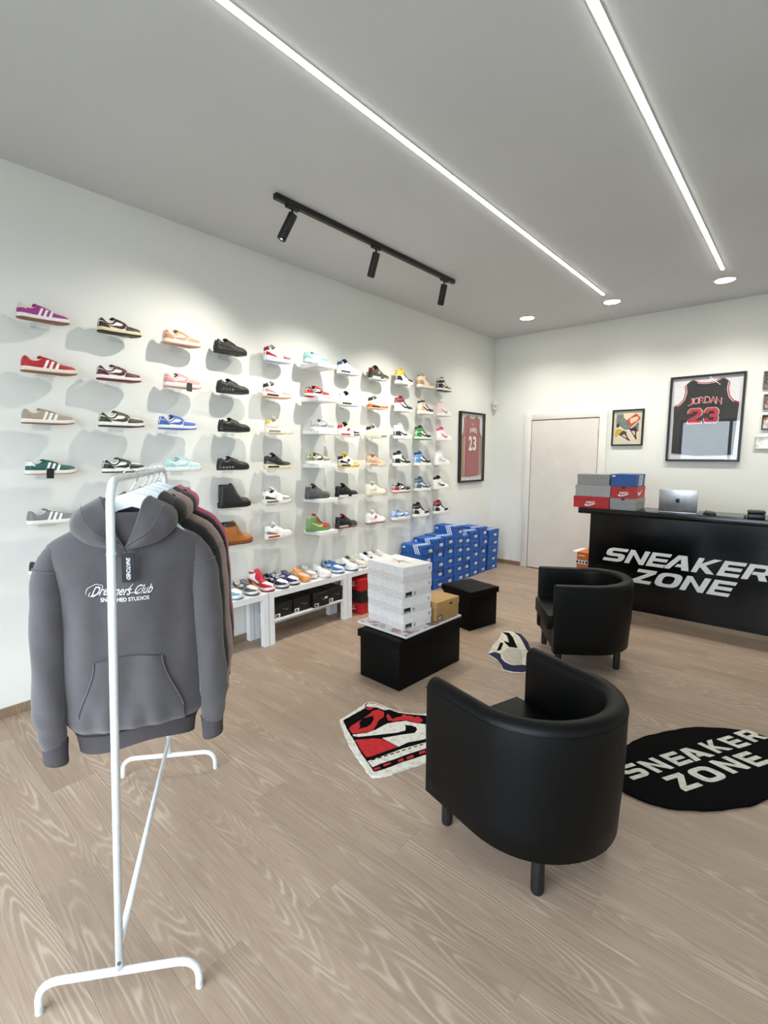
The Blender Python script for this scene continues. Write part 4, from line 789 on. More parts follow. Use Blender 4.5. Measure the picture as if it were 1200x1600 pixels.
# black boxes on the bench shelf
KB = mat('#111112', .42, 'card')
bys = [(2.485, .140, 0, .125), (2.69, .138, 0, .125), (2.895, .165, 0, .128), (3.085, .150, 0, .132)]
for i, (yc, xc, rz, h) in enumerate(bys):
    sz = (.235, .185 if i < 3 else .17, h)
    t = shoe_box((xc, yc, .2065), rz, sz, KB, KB, 'black shoe box on the lower bench shelf, %s from the left' % ('first', 'second', 'third', 'fourth')[i], 'black shoe boxes under the bench', lid_h=.04)
    on_face(t, swoosh_flat(-.02, .05, -.012, .018, .0005), 'check_mark', 'x+', sz, mat('#5a5a5c', .4), .003)
    o = on_face(t, flat(-.085, -.035, -.058, -.026), 'label', 'x+', sz, LAB if i != 2 else mat('#b9b9b7', .6), .0006); put('print', flat(-.078, -.05, -.052, -.034, .0003), o, (0, 0, .0006), m=INK)
    if i == 2: on_face(t, flat(.035, .07, .0, .016), 'sticker', 'x+', sz, PAPER, .0034)
# red and black boxes under the far bench
RED = mat('#b3161c', .45, 'card')
def brand(t, sz, face, sc, dx=0, dz=0, m=BWH):
    o = on_face(t, text_me('NIKE', -.040*sc, .040*sc, .002*sc, .028*sc, .0006, .25, .02), 'lettering', face, sz, m); o.location += Vector((dx, 0, dz)) if face == 'y-' else Vector((0, dx, dz))
    o = on_face(t, swoosh_flat(-.055*sc, .062*sc, -.022*sc, .010*sc, .0006, True), 'check_mark', face, sz, m); o.location += Vector((dx, 0, dz)) if face == 'y-' else Vector((0, dx, dz))
for k, (col, nm) in enumerate(((RED, 'red shoe box at the bottom of the pile under the bench'), (KB, 'black shoe box between two red ones under the bench'), (RED, 'red shoe box on top of the pile under the bench'))):
    sz = (.30, .225, .118); t = shoe_box((.155+(.0, .012, -.004)[k], 3.50, .0005+k*.119), (.01, -.03, .02)[k], sz, col, col, nm, 'boxes piled under the far bench')
    if col is RED: brand(t, sz, 'y-', 1.5, 0, -.012)
    else: brand(t, sz, 'y-', 1.2, 0, -.012, mat('#3a3a3c', .4))
    o = on_face(t, flat(.03, .09, -.045, -.008), 'label', 'x+', sz, LAB, .0006); put('print', flat(.038, .07, -.040, -.016, .0003), o, (0, 0, .0006), m=INK)

# ================================================================== OTTOMANS AND BOARD
def ottoman(loc, rz, w, d, h, lab):
    t = empty('storage_ottoman', loc, rz, lab, 'ottoman', 'black storage ottomans')
    box('body', t, (-w/2, w/2, -d/2, d/2, 0, h-.045), OTTO, .006, 2)
    me = bpy.data.meshes.new('lid'); bm = bmesh.new(); e = .012
    bmesh.ops.create_grid(bm, x_segments=16, y_segments=16, size=1)
    for v in bm.verts:
        gx, gy = v.co.x, v.co.y; v.co = Vector((gx*(w/2+e), gy*(d/2+e), h-.012+.012*(1-abs(gx)**5)*(1-abs(gy)**5)))
    ring = [e2 for e2 in bm.edges if e2.is_boundary]; r = bmesh.ops.extrude_edge_only(bm, edges=ring)
    for v in [g for g in r['geom'] if isinstance(g, bmesh.types.BMVert)]: v.co.z = h-.062
    bmesh.ops.recalc_face_normals(bm, faces=bm.faces)
    bm.to_mesh(me); bm.free()
    for p in me.polygons: p.use_smooth = abs(p.normal.z) > .5
    put('padded_lid', me, t, m=OTTO)
    return t
ottoman((1.418, 2.775, 0), math.radians(-2.5), .378, .70, .357, 'long black storage ottoman carrying the white shoe boxes')
ottoman((1.215, 3.93, 0), math.radians(-13), .355, .355, .372, 'black cube ottoman in front of the blue boxes')
bd = empty('display_board', (1.385, 2.80, .3575), math.radians(-2), 'thin printed board lying under the white boxes on the ottoman', 'board')
box('panel', bd, (-.24, .235, -.325, .325, 0, .0105), mat('#d8d8d6', .3, coat=.4), .001, 1)
box('print', bd, (-.225, .22, -.31, .31, .011, .0115), mat('#cfcfd2', .25, 'mottle', c2='#a0767a', sc=14, coat=.5))
cv = tube('cord', [(.14, -.02, 0), (.18, -.03, .001), (.21, .0, 0), (.195, .03, .001), (.225, .05, 0), (.232, .01, .001), (.20, -.05, 0)], .002, BLACK, None, 6); cv.location = (1.385, 2.80, .3715); tag(cv, 'thin black cord lying on the board beside the kraft box', 'cord')

# ================================================================== TUB CHAIRS
def chair(loc, rz, lab):
    t = empty('tub_chair', loc, rz, lab, 'armchair', 'black tub armchairs')     # faces local +y
    R, AR, TH, H0, H1 = .288, .30, .040, .145, .655     # centreline radius, straight arm, half thickness
    path = []; n = 28
    path += [(R+.012*(1-i/5), AR*(1-i/5), 0) for i in range(5)]
    path += [(R*math.cos(-PI*i/n), R*1.0*math.sin(-PI*i/n), 0) for i in range(n+1)]
    path += [(-R-.012*(i/5), AR*(i/5), 0) for i in range(1, 6)]
    sec = []; rt = TH*.96
    prof = [(-TH, H0+.012), (-TH+.012, H0)]+[(TH-.012, H0), (TH, H0+.012)]
    outer = [(TH, H0+(H1-rt-H0)*f) for f in (.2, .5, .8)]
    topc = [(TH*math.cos(a), H1-rt+rt*math.sin(a)) for a in [PI*i/10 for i in range(11)]]
    inner = [(-TH, H0+(H1-rt-H0)*f) for f in (.8, .5, .2)]
    sec = prof[1:]+outer+topc+inner+[prof[0]]
    V = []; F = []; m = len(path); k = len(sec)
    for i, p in enumerate(path):
        a = Vector(path[max(0, i-1)]); b = Vector(path[min(m-1, i+1)]); tn = (b-a).normalized(); nr = Vector((-tn.y, tn.x, 0)) if False else Vector((tn.y*-1, tn.x, 0))
        # outward normal: away from the middle
        c = Vector((0, min(p[1], AR)*.999 if p[1] > 0 else 0, 0)); d = Vector(p)-c
        if nr.dot(d) < 0: nr = -nr
        back = max(0, -p[1]/R); rise = .018*back
        for (o, z) in sec:
            zz = z+rise*smooth(.4, .655, z); shrink = 1-.05*(1-smooth(H0, .42, z))*back
            q = Vector(p)*shrink if p[1] < 0 else Vector(p); V.append((q.x+nr.x*o, q.y+nr.y*o, zz))
    for i in range(m-1):
        for j in range(k): F.append((i*k+j, i*k+(j+1) % k, (i+1)*k+(j+1) % k, (i+1)*k+j))
    F.append(tuple(range(k))); F.append(tuple((m-1)*k+j for j in reversed(range(k))))
    o = put('shell', fixn(me_of(V, F, None, True)), t, m=LEA)
    bv = o.modifiers.new('soft_edge', 'BEVEL'); bv.width = .012; bv.segments = 3; bv.limit_method = 'ANGLE'; bv.angle_limit = math.radians(50)
    # seam under the top roll
    pts = []
    for i, p in enumerate(path):
        a = Vector(path[max(0, i-1)]); b = Vector(path[min(m-1, i+1)]); tn = (b-a).normalized(); nr = Vector((-tn.y, tn.x, 0)); c = Vector((0, p[1]*.999 if p[1] > 0 else 0, 0))
        if nr.dot(Vector(p)-c) < 0: nr = -nr
        back = max(0, -p[1]/R); pts.append((p[0]+nr.x*(TH+.0005), p[1]+nr.y*(TH+.0005), H1-rt+.002+.018*back*smooth(.4, .655, H1-rt)))
    tube('seam', pts, .0022, LEA, o, 6)
    # seat base and cushion
    ri = R-TH
    def slab(nm, z0, z1, y1, inset, bev):
        r = ri-inset; poly = [(r*math.cos(PI+PI*i/16), r*math.sin(PI+PI*i/16)) for i in range(17)]+[(r, y1), (-r, y1)]
        ob = put(nm, prism_me(poly, z0, z1), t, m=LEA)
        b2 = ob.modifiers.new('soft_edge', 'BEVEL'); b2.width = bev; b2.segments = 4; b2.limit_method = 'ANGLE'; b2.angle_limit = math.radians(40)
        for p in ob.data.polygons: p.use_smooth = True
        return ob
    slab('seat_base', H0+.002, .30, AR-.012, .0, .006); slab('seat_cushion', .300, .405, AR+.03, .003, .028)
    for (x, y) in ((.255, .245), (-.255, .245), (.19, -.19), (-.19, -.19)):
        put('leg', me_of(*lathe([(.020, 0), (.024, .010), (.024, H0+.03)], 16), None, False), t, (x, y, 0), m=BLACK)
    return t
chair((2.802, 1.818, 0), math.radians(73), 'black leather tub armchair in the foreground, seen from behind')
chair((2.315, 3.815, 0), math.radians(124), 'black leather tub armchair standing in front of the counter')

# ================================================================== COUNTER
ct = empty('counter', (1.87, 5.2, 0), 0, 'glossy black shop counter with white lettering on its front', 'counter')
GB = mat('#040405', .16, spec=.32); GB2 = mat('#070708', .2, spec=.4)
box('body', ct, (0, 2.82, .002, .42, .045, .985), GB, .002, 1)
box('plinth', ct, (.02, 2.82, .0, .40, 0, .046), BASEW, .001, 1)
box('top', ct, (-.118, 2.82, -.03, .45, .985, 1.042), GB2, .003, 2)
LET = mat('#dfe0de', .5)
SN = [('S', 2.012, 2.198), ('N', 2.218, 2.392), ('E', 2.412, 2.575), ('A', 2.568, 2.768), ('K', 2.792, 2.962), ('E', 2.988, 3.148), ('R', 3.168, 3.345)]
ZN = [('Z', 2.291, 2.460), ('O', 2.484, 2.690), ('N', 2.710, 2.898), ('E', 2.924, 3.090)]
STROKE = {}
def letter(ch):
    """wide heavy letters as outline polygons in a unit box (no slant)"""
    if ch == 'N': return [[(0, 0), (0, 1), (.22, 1), (.74, .34), (.74, 1), (1, 1), (1, 0), (.78, 0), (.26, .66), (.26, 0)]]
    if ch == 'E': return [[(0, 0), (0, 1), (1, 1), (1, .78), (.27, .78), (.27, .61), (.96, .61), (.96, .39), (.27, .39), (.27, .22), (1, .22), (1, 0)]]
    if ch == 'A': return [[(-.04, 0), (.30, 1), (.66, 1), (1.04, 0), (.74, 0), (.67, .2), (.40, .2), (.46, .40), (.60, .40), (.48, .76), (.24, 0)]]
    if ch == 'K': return [[(0, 0), (0, 1), (.26, 1), (.26, .62), (.68, 1), (1.04, 1), (.48, .53), (1.06, 0), (.70, 0), (.30, .38), (.26, .34), (.26, 0)]]
    if ch == 'Z': return [[(0, 0), (0, .22), (.62, .78), (.02, .78), (.02, 1), (1, 1), (1, .78), (.38, .22), (1, .22), (1, 0)]]
    if ch == 'S': return [[(0, 0), (0, .22), (.66, .22), (.72, .26), (.72, .34), (.66, .39), (.24, .39), (.06, .45), (-.0, .58), (.0, .78), (.06, .92), (.24, 1), (1.0, 1), (1.0, .78), (.34, .78), (.28, .74), (.28, .66), (.34, .61), (.76, .61), (.94, .55), (1, .42), (1, .22), (.94, .08), (.76, 0)]]
    if ch == 'R': return [[(0, 0), (0, 1), (.78, 1), (.95, .93), (1, .78), (1, .56), (.95, .42), (.80, .36), (1.04, 0), (.72, 0), (.52, .34), (.30, .34), (.30, .54), (.66, .54), (.72, .58), (.72, .74), (.66, .78), (.27, .78), (.27, 0)]]
    if ch == 'O':
        o = [(.5+.5*math.copysign(abs(math.cos(a))**.62, math.cos(a)), .5+.5*math.copysign(abs(math.sin(a))**.62, math.sin(a))) for a in [PI/2+2*PI*i/32*.9995 for i in range(33)]]
        i_ = [(.5+.23*math.copysign(abs(math.cos(a))**.62, math.cos(a)), .5+.28*math.copysign(abs(math.sin(a))**.62, math.sin(a))) for a in [PI/2+2*PI*(1-i/32)*.9995 for i in range(33)]]
        return [o+i_]
def letter_me(ch, x0, x1, y0, y1, shear, d):
    return prism_me([(x0+u*(x1-x0)+shear*v*(y1-y0), y0+v*(y1-y0)) for u, v in letter(ch)[0]], 0, d)
for (word, z0, z1) in ((SN, .515, .655), (ZN, .332, .474)):
    for (ch, a, b) in word:
        o = put('letter', letter_me(ch, a-1.87, b-1.87, z0, z1, .42, .004), ct, m=LET); stand(o, (0, .0025, 0), (1, 0, 0), (0, 0, 1))
TOPZ = 1.0425
def cbox(x0, x1, y0, dep, z0, h, col, lab, ends=False, lidh=.036):
    sz = (x1-x0, dep, h); t = shoe_box(((x0+x1)/2, y0+dep/2, z0), 0, sz, col, col, lab, 'shoe boxes piled on the counter', lid_h=lidh); return t, sz
GR = mat('#8f8f8e', .55, 'card'); GR2 = mat('#a0a09f', .55, 'card'); CBL = mat('#1a4f94', .5, 'card')
t, sz = cbox(1.690, 2.046, 5.20, .225, TOPZ, .116, RED, 'red shoe box at the bottom left of the counter pile'); brand(t, sz, 'y-', 1.05, -.01, -.018)
t, sz = cbox(1.702, 2.050, 5.205, .225, TOPZ+.117, .118, GR2, 'pale grey shoe box in the middle left of the counter pile')
t, sz = cbox(1.718, 2.036, 5.205, .225, TOPZ+.236, .112, GR, 'grey shoe box at the top left of the counter pile', lidh=.045)
def half_hole(t, sz): o = on_face(t, poly_me([(.019*math.cos(a), .018*math.sin(a)) for a in [PI+PI*i/8 for i in range(9)]]), 'finger_hole', 'y-', sz, BLACK, .0034); o.location += Vector((0, 0, sz[2]/2-.0015))
t, sz = cbox(2.056, 2.294, 5.195, .34, TOPZ, .116, GR, 'grey shoe box at the bottom right of the counter pile', lidh=.05); half_hole(t, sz)
t, sz = cbox(2.060, 2.290, 5.200, .33, TOPZ+.117, .114, RED, 'red shoe box in the middle right of the counter pile'); half_hole(t, sz); brand(t, sz, 'y-', .95, .0, -.018)
o = on_face(t, swoosh_flat(-.11, .05, -.03, .03, .0006, True), 'check_mark', 'x+', sz, BWH)
t, sz = cbox(2.054, 2.284, 5.195, .33, TOPZ+.232, .122, CBL, 'blue shoe box at the top right of the counter pile', lidh=.04)
for q in range(3): on_face(t, poly_me([(-.08+q*.05, -.055), (-.06+q*.05, -.055), (-.03+q*.05, .055), (-.05+q*.05, .055)]), 'stripe', 'x+', sz, BWH)
for lf in TREF:
    o = on_face(t, lf, 'leaf_mark', 'y-', sz, BWH, .0034); o.location += Vector((-.09, 0, .036)); o.scale = (.8, .8, .8)
# laptop seen from behind
lp = empty('laptop', (2.638, 5.262, TOPZ+.0005), math.radians(3), 'open silver laptop on the counter, back of the lid showing a fruit mark', 'laptop')
SIL = mat('#b4b6ba', .32, 'brushed', metal=.85)
box('base', lp, (-.157, .157, 0, .215, 0, .011), SIL, .003, 2)
box('keyboard', lp, (-.13, .13, .03, .12, .011, .0125), BLACK)
ld = box('lid', lp, (-.157, .157, -.003, .003, 0, .214), SIL, .0025, 2); ld.location = (0, .006, .010); ld.rotation_euler = (math.radians(8), 0, 0)
put('screen', box_me(-.150, .150, .003, .0036, .008, .206), ld, m=mat('#0a0a0c', .15))
apple = [(0, .016), (-.006, .018), (-.014, .014), (-.017, .004), (-.014, -.008), (-.008, -.016), (-.003, -.015), (.003, -.015), (.008, -.016), (.013, -.009), (.016, -.003), (.011, .001), (.010, .007), (.015, .013), (.009, .018), (.004, .017)]
o = put('fruit_mark', poly_me([(x*1.15, y*1.15) for x, y in apple]), ld, m=mat('#2d4a50', .2, metal=.6)); stand(o, (0, -.0032, .108), (1, 0, 0), (0, 0, 1))
o = put('leaf_mark', poly_me([(.001, .021), (.003, .027), (.009, .030), (.008, .024)]), ld, m=mat('#2d4a50', .2, metal=.6)); stand(o, (0, -.0032, .108), (1, 0, 0), (0, 0, 1))
# mouse
V = []; F = []; nu, nv = 14, 8
for i in range(nu):
    a = 2*PI*i/nu
    for j in range(nv):
        b = PI/2*j/(nv-1); V.append((.032*math.cos(a)*math.cos(b), .055*math.sin(a)*math.cos(b), .004+.030*math.sin(b)**.8))
for i in range(nu):
    for j in range(nv-1): F.append((i*nv+j, ((i+1) % nu)*nv+j, ((i+1) % nu)*nv+j+1, i*nv+j+1))
ms = empty('computer_mouse', (2.885, 5.335, TOPZ+.0005), math.radians(70), 'small black computer mouse beside the laptop', 'mouse')
put('shell', me_of(V, F, None, True), ms, m=mat('#101011', .4)); box('base', ms, (-.029, .029, -.05, .05, 0, .005), BLACK, .002, 1)
tube('wheel', [(-.004, .03, .030), (.004, .03, .030)], .007, mat('#2a2a2c', .5), ms, 10)
tm = empty('label_printer', (3.232, 5.265, TOPZ+.0005), math.radians(6), 'small black receipt printer on the counter', 'printer')
box('case', tm, (-.062, .062, -.05, .06, 0, .040), mat('#161617', .4), .010, 3); box('paper_slot', tm, (-.050, .050, -.052, -.049, .030, .036), mat('#5a5a5c', .4)); box('roll_cover', tm, (-.064, .064, -.045, .058, .042, .072), mat('#202022', .35), .014, 3); box('feed_button', tm, (-.085, -.066, -.02, .03, 0, .022), mat('#111112', .4), .003, 1)
# boxes on the floor behind the counter
t = shoe_box((1.60, 6.11, .2005), math.radians(-3), (.33, .30, .215), mat('#c86a1c', .55, 'card'), mat('#c86a1c', .55, 'card'), 'orange and white parcel box standing by the door', None, 'box', lid_h=.03)
sz = (.33, .30, .215)
for x0, x1 in ((-.166, -.105), (.075, .166)): on_face(t, flat(x0, x1, -.1075, .108), 'white_side', 'y-', sz, PAPER, .0031)
on_face(t, flat(-.166, -.105, -.15, .15), 'white_side', 'z+', sz, PAPER, .0032); on_face(t, flat(.075, .166, -.15, .15), 'white_side', 'z+', sz, PAPER, .0032)
o = on_face(t, flat(-.12, .04, -.035, .012), 'label', 'y-', sz, PAPER, .0040)
for (a, b) in ((-.112, -.085), (-.07, -.05), (-.035, -.015), (0, .03)): put('print', flat(a, b, -.026, .002, .0004), o, (0, 0, .0006), m=INK)
on_face(t, flat(-.09, -.01, .062, .074), 'print', 'y-', sz, BWH, .0033)
t = shoe_box((1.60, 6.11, .0005), 0, (.33, .30, .198), mat('#d8d6d2', .6, 'card'), mat('#d8d6d2', .6, 'card'), 'white box on the floor under the orange parcel box', None, 'box', lid_h=.03)
on_face(t, flat(-.10, .07, -.098, .098), 'orange_band', 'y-', (.33, .30, .198), mat('#c86a1c', .55, 'card'), .0031)

# ================================================================== FRAMED PICTURES
def picture(name, w, h, th, bar, lab, cat, origin, ux, fcol='#101011', glass=True, group=None):
    """frame lying in a local xy plane (x right, y up, z out of the wall), lower left corner at the origin"""
    t = empty(name, (0, 0, 0), 0, lab, cat, group); stand(t, origin, ux, (0, 0, 1)); m = mat(fcol, .4)
    for b in ((0, w, 0, bar), (0, w, h-bar, h), (0, bar, bar, h-bar), (w-bar, w, bar, h-bar)): box('frame_bar', t, (b[0], b[1], b[2], b[3], 0, th), m, .0012, 1)
    box('backing', t, (bar*.5, w-bar*.5, bar*.5, h-bar*.5, .001, .006), mat('#dcdce0', .8, 'card'))
    if glass: box('glass', t, (bar*.6, w-bar*.6, bar*.6, h-bar*.6, th-.006, th-.003), GLASS)
    return t
def patch(t, nm, pts, z, m, d=.0008): return put(nm, prism_me(pts, 0, d), t, (0, 0, z), m=m)
def ribbon(t, nm, pts, wdt, z, m, d=.0006):
    n = len(pts); L = []; R = []
    for i in range(n):
        a, b = Vector(pts[max(0, i-1)]).to_2d(), Vector(pts[min(n-1, i+1)]).to_2d(); dr = (b-a).normalized(); nr = Vector((-dr.y, dr.x))*wdt/2; p = Vector(pts[i])
        L.append((p.x+nr.x, p.y+nr.y)); R.append((p.x-nr.x, p.y-nr.y))
    V = [(x, y, 0) for x, y in L]+[(x, y, 0) for x, y in R]+[(x, y, d) for x, y in L]+[(x, y, d) for x, y in R]; F = []
    for i in range(n-1): F += [(2*n+i, 3*n+i, 3*n+i+1, 2*n+i+1), (i, i+1, 2*n+i+1, 2*n+i), (n+i, 3*n+i, 3*n+i+1, n+i+1)]
    return put(nm, fixn(me_of(V, F)), t, (0, 0, z), m=m)
def jersey(t, x0, y0, w, h, col, out, m):
    """cloth with soft creases filling the outline 'out' (u right, v down, 0..1)"""
    pts = [(x0+u*w, y0+(1-v)*h) for u, v in out]
    me = prism_me(pts, 0, .006); bm = bmesh.new(); bm.from_mesh(me)
    bmesh.ops.subdivide_edges(bm, edges=[e for e in bm.edges if e.calc_length() > .05], cuts=3, use_grid_fill=True)
    for v in bm.verts:
        if v.co.z > .003: v.co.z += .0022*math.sin(v.co.x*38+v.co.y*9)*math.sin(v.co.y*14-v.co.x*7)
    bm.to_mesh(me); bm.free()
    return put('jersey', me, t, (0, 0, .0065), m=m)
def arched(t, word, xa, xb, yb, hh, arch, z, m, m2=None, bold=.03, parent=None):
    n = len(word); st = (xb-xa)/n
    for i, ch in enumerate(word):
        f = (i+.5)/n*2-1; dy = arch*(1-f*f); sl = -f*arch*2.2/(xb-xa)*2
        for (mm, g, dz) in (((m2, .0045, 0), (m, 0, .0008)) if m2 else ((m, 0, 0),)):
            me = text_me(ch, xa+st*(i+.08)-g, xa+st*(i+.92)+g, -g, hh+g, .0009, 0, bold)
            for v in me.vertices: v.co.y += yb+dy+(v.co.x-(xa+st*(i+.5)))*sl
            put('lettering', me, parent or t, (0, 0, z+dz), m=mm)
# black 23 jersey on the back wall
FW, FH = .703, .95
t = picture('framed_jersey', FW, FH, .035, .022, 'large framed black basketball jersey lettered JORDAN 23', 'framed jersey', (2.267, YB, 1.518), (1, 0, 0))
JB = mat('#17171a', .8, 'knit'); JR = mat('#b3283c', .6); JW = mat('#e2dfdf', .6)
jo = [(.31, .045), (.40, .085), (.50, .095), (.60, .085), (.69, .045), (.75, .065), (.795, .095), (.785, .18), (.81, .26), (.86, .31), (.935, .335), (.925, .5), (.915, .7), (.905, .92), (.70, .925), (.45, .93), (.20, .915), (.075, .905), (.075, .7), (.075, .5), (.070, .35), (.14, .325), (.20, .27), (.225, .19), (.21, .11), (.25, .075)]
j = jersey(t, 0, 0, FW, FH, None, jo, JB); P_ = lambda u, v: (u*FW, (1-v)*FH)
for (edge, wd) in (([(.31, .045), (.40, .085), (.50, .095), (.60, .085), (.69, .045)], .020), ([(.795, .095), (.785, .18), (.81, .26), (.86, .31), (.935, .335)], .024), ([(.070, .35), (.14, .325), (.20, .27), (.225, .19), (.21, .11)], .024)):
    e = resample([P_(*q) for q in edge], 16); ribbon(j, 'trim_white', e, wd, .0068, JW); ribbon(j, 'trim_red', e, wd*.5, .0078, JR)
arched(t, 'JORDAN', .265*FW, .715*FW, (1-.345)*FH, .062, .024, .0165, JR, JW, .012, j)
DG = {'2': [(0, 0), (1, 0), (1, .21), (.46, .21), (1, .56), (1, .82), (.82, 1), (.18, 1), (0, .82), (0, .66), (.3, .66), (.3, .74), (.36, .79), (.64, .79), (.7, .74), (.7, .64), (0, .20)],
      '3': [(0, .18), (.18, 0), (.82, 0), (1, .18), (1, .42), (.9, .5), (1, .58), (1, .82), (.82, 1), (.18, 1), (0, .82), (0, .66), (.3, .66), (.3, .75), (.36, .8), (.64, .8), (.7, .75), (.7, .64), (.64, .59), (.42, .59), (.42, .41), (.64, .41), (.7, .36), (.7, .25), (.64, .2), (.36, .2), (.3, .25), (.3, .34), (0, .34)]}
for ch, xa in (('2', .275), ('3', .495)):
    for (mm, g, z) in ((JW, .05, .0165), (JR, 0, .0175)):
        pts = [((xa+(.5+(u-.5)*(1+g*1.6))*.19)*FW, (1-.555)*FH+(.5+(v-.5)*(1+g))*.165) for u, v in DG[ch]]; patch(j, 'number_'+('outline' if g else 'fill'), pts, z-.0065, mm)
# wine red 23 jersey on the shoe wall
GW, GH = .635, .945
t = picture('framed_jersey', GW, GH, .042, .024, 'framed wine red basketball jersey lettered JAMES 23 on the shoe wall', 'framed jersey', (0, 5.575, 1.215), (0, 1, 0))
jo = [(.36, .045), (.42, .085), (.52, .10), (.62, .085), (.68, .045), (.76, .07), (.82, .09), (.80, .19), (.83, .28), (.88, .33), (.945, .345), (.94, .6), (.93, .90), (.70, .915), (.45, .925), (.20, .915), (.075, .915), (.075, .6), (.070, .355), (.13, .34), (.18, .29), (.21, .2), (.20, .09), (.28, .06)]
Q_ = lambda u, v: (u*GW, (1-v)*GH); j = jersey(t, 0, 0, GW, GH, None, jo, mat('#8e2f3c', .8, 'knit')); GD = mat('#8a734a', .7, 'knit')
patch(j, 'side_panel', [Q_(*q) for q in ((.078, .38), (.20, .345), (.215, .6), (.20, .91), (.078, .912))], .0085, GD); patch(j, 'side_panel', [Q_(*q) for q in ((.84, .33), (.94, .36), (.935, .6), (.925, .895), (.83, .90))], .0085, GD)
for xx in (.215, .825): ribbon(j, 'side_piping', [Q_(xx, .35), Q_(xx, .91)], .008, .009, mat('#d8c9a8', .6))
for edge in ([(.36, .045), (.42, .085), (.52, .10), (.62, .085), (.68, .045)], [(.82, .09), (.80, .19), (.83, .28), (.88, .33), (.945, .345)], [(.070, .355), (.13, .34), (.18, .29), (.21, .2), (.20, .09)]):
    e = resample([Q_(*q) for q in edge], 14); ribbon(j, 'trim', e, .016, .0085, mat('#2a2a26', .6)); ribbon(j, 'trim_gold', e, .006, .0095, mat('#c9b078', .6))
JC = mat('#ece4da', .6)
arched(t, 'JAMES', .37*GW, .69*GW, (1-.30)*GH, .062, .020, .016, JC, None, .02, j)
arched(t, '23', .345*GW, .685*GW, (1-.545)*GH, .195, 0, .016, JC, None, .03, j)
put('chest_mark', swoosh_flat(-.018, .018, -.012, .02, .0008), j, (.52*GW, (1-.17)*GH, .010), m=JC)
# small print of two sneakers and a box
AW, AH = .355, .437
t = picture('framed_print', AW, AH, .025, .018, 'small black framed print of two maroon sneakers and an orange box', 'picture', (1.655, YB, 1.70), (1, 0, 0))
A_ = lambda pts: [(AW*.04+u*AW*.92, AH*.04+(1-v)*AH*.92) for u, v in pts]
put('paper', box_me(.014, AW-.014, .014, AH-.014, .006, .0065), t, m=mat('#ddd3b9', .8, 'card'))
def art(nm, pts, col, z, **k): return patch(t, nm, A_(pts), z, mat(col, .8, **k) if k else mat(col, .8))
patch(t, 'print_shape', A_([(.10, .09), (.32, .07), (.36, .20), (.48, .30), (.60, .45), (.62, .56), (.40, .56), (.22, .44), (.10, .48), (.09, .28)]), .0066, mat('#8d958e', .8, 'mottle', c2='#4e5854', sc=70), .0004)
patch(t, 'print_shape', A_([(.66, .50), (.88, .32), (.88, .62), (.74, .62)]), .0066, mat('#8d958e', .8, 'mottle', c2='#4e5854', sc=70), .0004)
art('print_shape', [(.46, .27), (.77, .08), (.90, .19), (.92, .25), (.62, .48), (.48, .34)], '#c2502c', .0072); art('print_shape', [(.56, .30), (.60, .22), (.82, .17), (.86, .22), (.80, .30), (.62, .38)], '#e8c8b0', .0082)
art('print_shape', [(.06, .68), (.14, .52), (.28, .54), (.34, .60), (.22, .72), (.10, .78)], '#c3ac24', .0072); art('print_shape', [(.10, .40), (.20, .36), (.22, .46), (.12, .50)], '#1c2a34', .0074)
for (ox, oy, a) in ((.40, .78, -32), (.70, .68, -58)):
    ca, sa = math.cos(math.radians(a)), math.sin(math.radians(a)); Z = lambda pts: [(ox+(x*ca+y*sa)*.36*1.23, oy-(-x*-sa*0+x*sa*1+y*ca*1)*.36) if False else (ox+(x*ca-y*sa)*.36*1.1, oy-(x*sa+y*ca)*.36*.9) for x, y in pts]
    art('print_shoe', Z([(-.55, -.2), (.6, -.2), (.62, -.08), (-.55, -.08)]), '#e6dfd4', .0080)
    art('print_shoe', Z([(-.55, -.08), (.62, -.08), (.60, .04), (.28, .14), (.0, .34), (-.10, .50), (-.42, .48), (-.50, .2)]), '#4a1a26', .0082)
    art('print_shoe', Z([(-.28, .0), (.20, .0), (.12, .14), (-.14, .22)]), '#e6dfd4', .0090); art('print_shoe', Z([(-.40, .14), (.02, .02), (.14, .10), (.04, .06)]), '#1b1013', .0097)
# four little frames at the right edge
for (x, z0, w, h, lab, fc, col, c2) in ((3.113, 2.266, .19, .184, 'topmost little grey photo frame beside the big jersey', '#6a645c', '#8a867f', '#33302e'), (3.130, 2.060, .17, .156, 'second little frame with a dark red photo', '#5c5854', '#c9b9b0', '#6a2226'),
                                          (3.132, 1.852, .17, .152, 'little black frame with a beige photo', '#141415', '#c8ab84', '#8a3a2c'), (3.085, 1.650, .20, .131, 'lowest little case holding a gold card', '#b9bab6', '#b8912f', '#d9d6cc')):
    t = picture('photo_frame', w, h, .02, .012, lab, 'picture', (x, YB, z0), (1, 0, 0), fc, True, 'little photo frames on the back wall')
    put('photo', box_me(.010, w-.010, .010, h-.010, .006, .0066), t, m=mat(col, .6, 'mottle', c2=c2, sc=28))
    put('photo_figure', prism_me([(w*.25, .014), (w*.7, .014), (w*.62, h*.5), (w*.55, h*.75), (w*.42, h*.75), (w*.34, h*.5)], 0, .0004), t, (0, 0, .0066), m=mat(c2, .6))
# motion sensor in the corner
t = empty('motion_sensor', (.055, YB-.055, 2.235), math.radians(45), 'small white motion sensor in the wall corner', 'sensor')
box('case', t, (-.032, .032, -.022, .022, 0, .115), mat('#dcdcd8', .4), .010, 3); put('lens', me_of(*lathe([(.022, 0), (.020, .008), (.012, .013)], 16), None, True), t, (0, -.020, .050), m=mat('#b9b9b6', .3)).rotation_euler = (PI/2, 0, 0)
box('bracket', t, (-.012, .012, .022, .030, .03, .09), mat('#cfcfca', .5))

